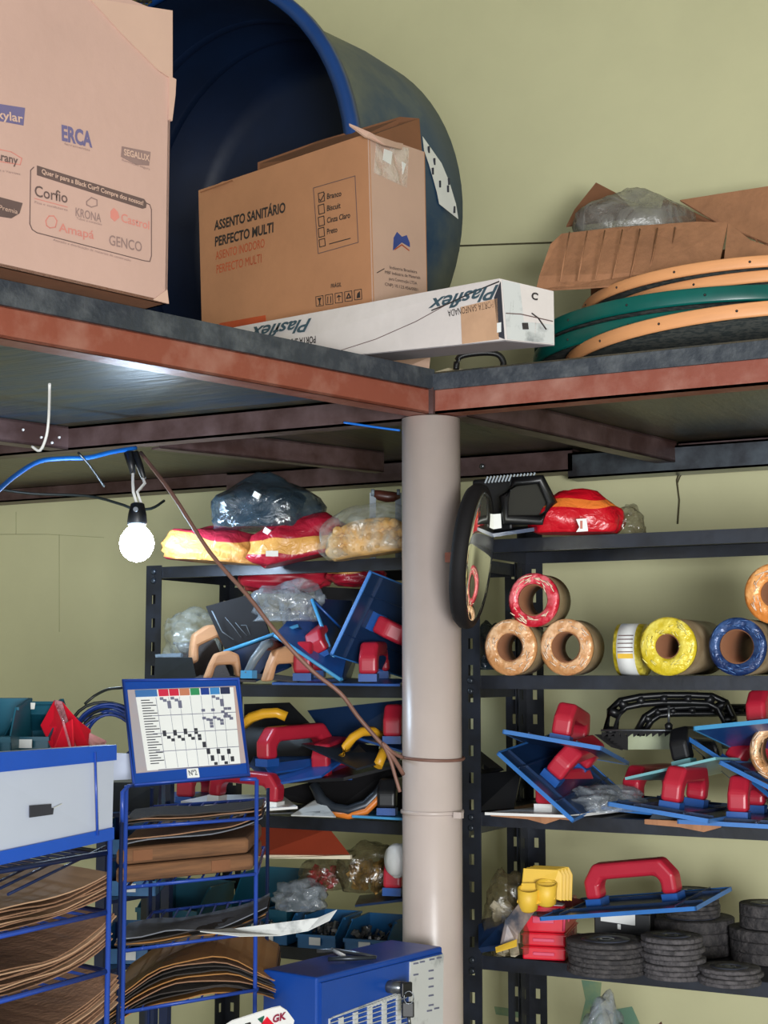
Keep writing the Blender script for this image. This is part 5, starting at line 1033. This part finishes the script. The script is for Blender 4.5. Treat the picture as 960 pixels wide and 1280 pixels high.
R1 = lshelf(0, 1066, 'wire_d', 14); R2 = lshelf(0, 1140); R3 = lshelf(0, 1214); R4 = lshelf(0, 1300)
LT = 'brown sheets on the left wire rack, '
def shift(q, dz): return [p+UP*dz for p in q]
sheet_stack("curled sandpaper sheet on the left rack's top level", R2, 7, ['sand', 'sand', 'sandl', 'sand'], LT+'top level', seed=11, curl=(.012, 0, 0), over=.04, gap=.0024)
sheet_stack("curled sandpaper sheet on the left rack's middle level", R3, 8, ['sand', 'sand', 'sandl', 'sand'], LT+'middle level', seed=12, curl=(.022, 0, 0), over=.06, gap=.0024)
sheet_stack("curled sandpaper sheet on the left rack's lowest level", R4, 9, ['sand', 'sandl', 'sand', 'sand'], LT+'lowest level', seed=13, curl=(.022, 0, 0), over=.09, gap=.0024)
for sg in ([(-60, 1130, 1.7), (60, 1072, 1.95)], [(-30, 1125, 1.72), (100, 1062, 1.98)], [(10, 1118, 1.75), (132, 1058, 1.95)]): rods('basket_rod', [sg], .0018, M['wire_d'], t)
# goods behind the left panel
GB = 'dark teal bins behind the white panel'
def lb2(label, px, py, d, w_, dp, h, rot, tilt): c = Q(px, py, d); return bin_(label, c, w_, dp, h, M['bin_t'], rot, GB, tilt=tilt)
lb2('teal bin with white card behind the white panel', 50, 938, 2.02, .062, .10, .042, .35, 0)
lb2('tilted teal bin lying across the others behind the panel', 40, 908, 2.06, .075, .07, .035, .5, -.5)
lb2('teal bin cut by the left photo edge with raised rim', 4, 938, 1.98, .05, .08, .060, .4, .2)
t = thing('red_foil_bag', 'glossy red pointed bag with clear strip beside the teal bins', 'bag', Q(88, 940, 2.0))
ap = Q(68, 874, 2.03)
for pts, m_ in (([(50, 906, 1.99), (68, 874, 2.03), (80, 905, 1.97), (66, 940, 1.95)], 'redb'), ([(66, 940, 1.95), (80, 905, 1.97), (90, 898, 1.96), (92, 940, 1.94)], 'redb'), ([(68, 874, 2.03), (78, 876, 2.02), (98, 940, 1.94), (90, 940, 1.94), (80, 900, 1.965)], 'pinkfilm'), ([(78, 876, 2.02), (98, 900, 1.99), (114, 912, 1.99), (112, 935, 1.95), (98, 940, 1.94)], 'redb'), ([(112, 915, 1.97), (134, 926, 1.98), (128, 936, 1.95), (110, 938, 1.95)], 'pinkfilm')):
    MB().poly(dq(*pts), .004).build('foil_panel', M[m_], t, bevel=.001, seg=1)
t = thing('cable_coil', 'coil of blue cable hanging between the racks', 'coil', Q(130, 915, 2.34))
for k in range(8):
    c = Q(134, 925, 2.34); mb = MB(); rr = .058-.0030*k
    pts = [c+RT*(rr*1.02*math.cos(a)+.003*math.sin(k*2.+a*2))+UP*(rr*.98*math.sin(a)+.002*math.cos(k*3+a*3))+FW*(.006*math.sin(a*2+k)+.003*k) for a in np.linspace(0, 6.283, 30, endpoint=False)]
    mb.tube(pts, .0026, 6, closed=True).build('loop', M['cable_n'] if k % 3 else M['cable_k'], t)
cable('thin dark cable arching from the coil to the chart', [(106, 880, 2.1), (118, 870, 2.1), (134, 862, 2.12), (152, 860, 2.15)], .002, 'cable_k')
solo('white_carton', MB().poly(dq((128, 942, 2.12), (163, 942, 2.14), (166, 974, 2.14), (128, 976, 2.12)), .05), M['panel'], 'pale carton between the white panel and chart', 'box')
solo('dark_crate', MB().poly(dq((138, 978, 2.4), (200, 978, 2.45), (196, 1012, 2.45), (138, 1015, 2.4)), .08), M['steel_d'], 'dark crate behind the gap between the racks', 'crate')

# ------------------------------------------------------------------ blue cabinet
t = thing('steel_cabinet', 'blue steel key cabinet with paper chart and keys in front of the column', 'cabinet', (0, 0, 0))
k0, k1, k2 = Q(396, 1231, 2.16), Q(553, 1175, 2.40), Q(465, 1172, 2.62)
zc = 1.6-(1.6-k0.z); zc = (k0.z+k1.z)/2
k0.z = k1.z = zc
kl = Q(358, 1221, 2.24); side = Vector((kl.x-k0.x, kl.y-k0.y, 0)); side = side.normalized()*.19
# front face k0-k1; depth away from camera
nf = Vector((-(k1-k0).y, (k1-k0).x, 0)).normalized(); 
if nf.dot(FW) < 0: nf = -nf
dpth = .10
b4 = [k0, k1, k1+nf*dpth, k0+nf*dpth]; low = [Vector((p.x, p.y, .001)) for p in b4]
t.location = (sum(b4, Vector())/4)*1; t.location.z = 0
MB().hexa(low, b4).build('cabinet_body', M['royal'], t, bevel=.003)
fk = Face(k0, k1, k0-UP, .001)
def kb(u, z): return k0.lerp(k1, u)-nf*.004+Vector((0, 0, -z))
MB().poly([k0.lerp(k1, .02)-UP*.008, k1.lerp(k0, .02)-UP*.008, k1.lerp(k0, .02)-UP*.5, k0.lerp(k1, .02)-UP*.5], .004, -nf).build('door', M['royal'], t)
fk.p = .0052
fk.patch([(509, 1202), (550, 1192), (549, 1300), (507, 1300)], 'paper_chart', M['papergrey'], t)
fk.p = .006
for (px, py) in ((512, 1203), (520, 1201), (532, 1198), (541, 1196), (512, 1217), (531, 1212), (531, 1222), (531, 1232), (531, 1243), (531, 1255), (529, 1262), (538, 1259)): fk.patch([(px, py), (px+6, py-1), (px+6, py+1), (px, py+2)], 'chart_mark', M['cellgrey'], t)
fk.p = .0052
for k in range(9): fk.line([(408-k*.2, 1279+k*5.5-6), (504, 1243+k*6.2-3)], .8, 'table_line', M['papergrey'], t)
fk.line([(408, 1290), (408, 1274), (414, 1270), (500, 1238), (505, 1240)], 1.0, 'table_outline', M['papergrey'], t)
for k in range(5): fk.patch([(420+k*18, 1272-k*6.5), (425+k*18, 1270-k*6.5), (425+k*18, 1295), (420+k*18, 1295)], 'table_column', M['papergrey'], t)
for k in range(12): fk.patch([(456+k*4, 1256-k*1.5), (458.5+k*4, 1255-k*1.5), (458.5+k*4, 1259-k*1.5), (456+k*4, 1260-k*1.5)], 'table_text', M['papergrey'], t)
lk = fk.at(483, 1233); MB().lathe([(.009, -.002), (.0095, .012), (.0085, .03)], lk, -nf*.75+RT*.75, 20).build('lock_barrel', M['steel'], t)
kp = Q(508, 1237, 2.26)
ky = thing('key', 'black headed key turned in the cabinet lock', 'key', kp); MB().box(kp, (.009, .003, .0105), Matrix.Rotation(TH+.5, 3, 'Z')).build('key_head', M['blackp'], ky, bevel=.002)
MB().tube([kp, lk+(-nf*.75+RT*.75)*.024], .002, 6).build('key_shaft', M['steel'], ky)
ky = thing('key', 'black headed key hanging from the ring below the lock', 'key', Q(511, 1268, 2.26)); 
MB().box(Q(510, 1262, 2.26), (.009, .003, .011), Matrix.Rotation(TH, 3, 'Z')).build('key_head', M['blackp'], ky, bevel=.002); MB().tube(dq((511, 1270, 2.26), (512, 1284, 2.26)), .0025, 6).build('key_shaft', M['steel'], ky)
rc_ = Q(511, 1247, 2.255); solo('key_ring', MB().tube([rc_+RT*.007*math.cos(a)+UP*.009*math.sin(a) for a in np.linspace(0, 6.283, 20, endpoint=False)], .0009, 5, closed=True), M['steel'], 'small steel split ring joining the two keys', 'ring')
# tools on the cabinet
sc = k0.lerp(k1, .35)+nf*.04+UP*.004
t = thing('scissors', 'pair of grey handled metal snips lying on the blue cabinet', 'tool', sc)
def zc_(px, py): return P(px, py, z=zc+.006)
MB().tube([zc_(396, 1189), zc_(420, 1188), zc_(445, 1192), zc_(470, 1196)], [.003, .004, .004, .002], 6).build('handle', M['steel'], t); MB().tube([zc_(410, 1199), zc_(440, 1198), zc_(470, 1197)], [.0035, .004, .0025], 6).build('handle', M['steel_d'], t); MB().tube([zc_(415, 1187), zc_(430, 1195)], .003, 6).build('pivot_arm', M['white'], t)
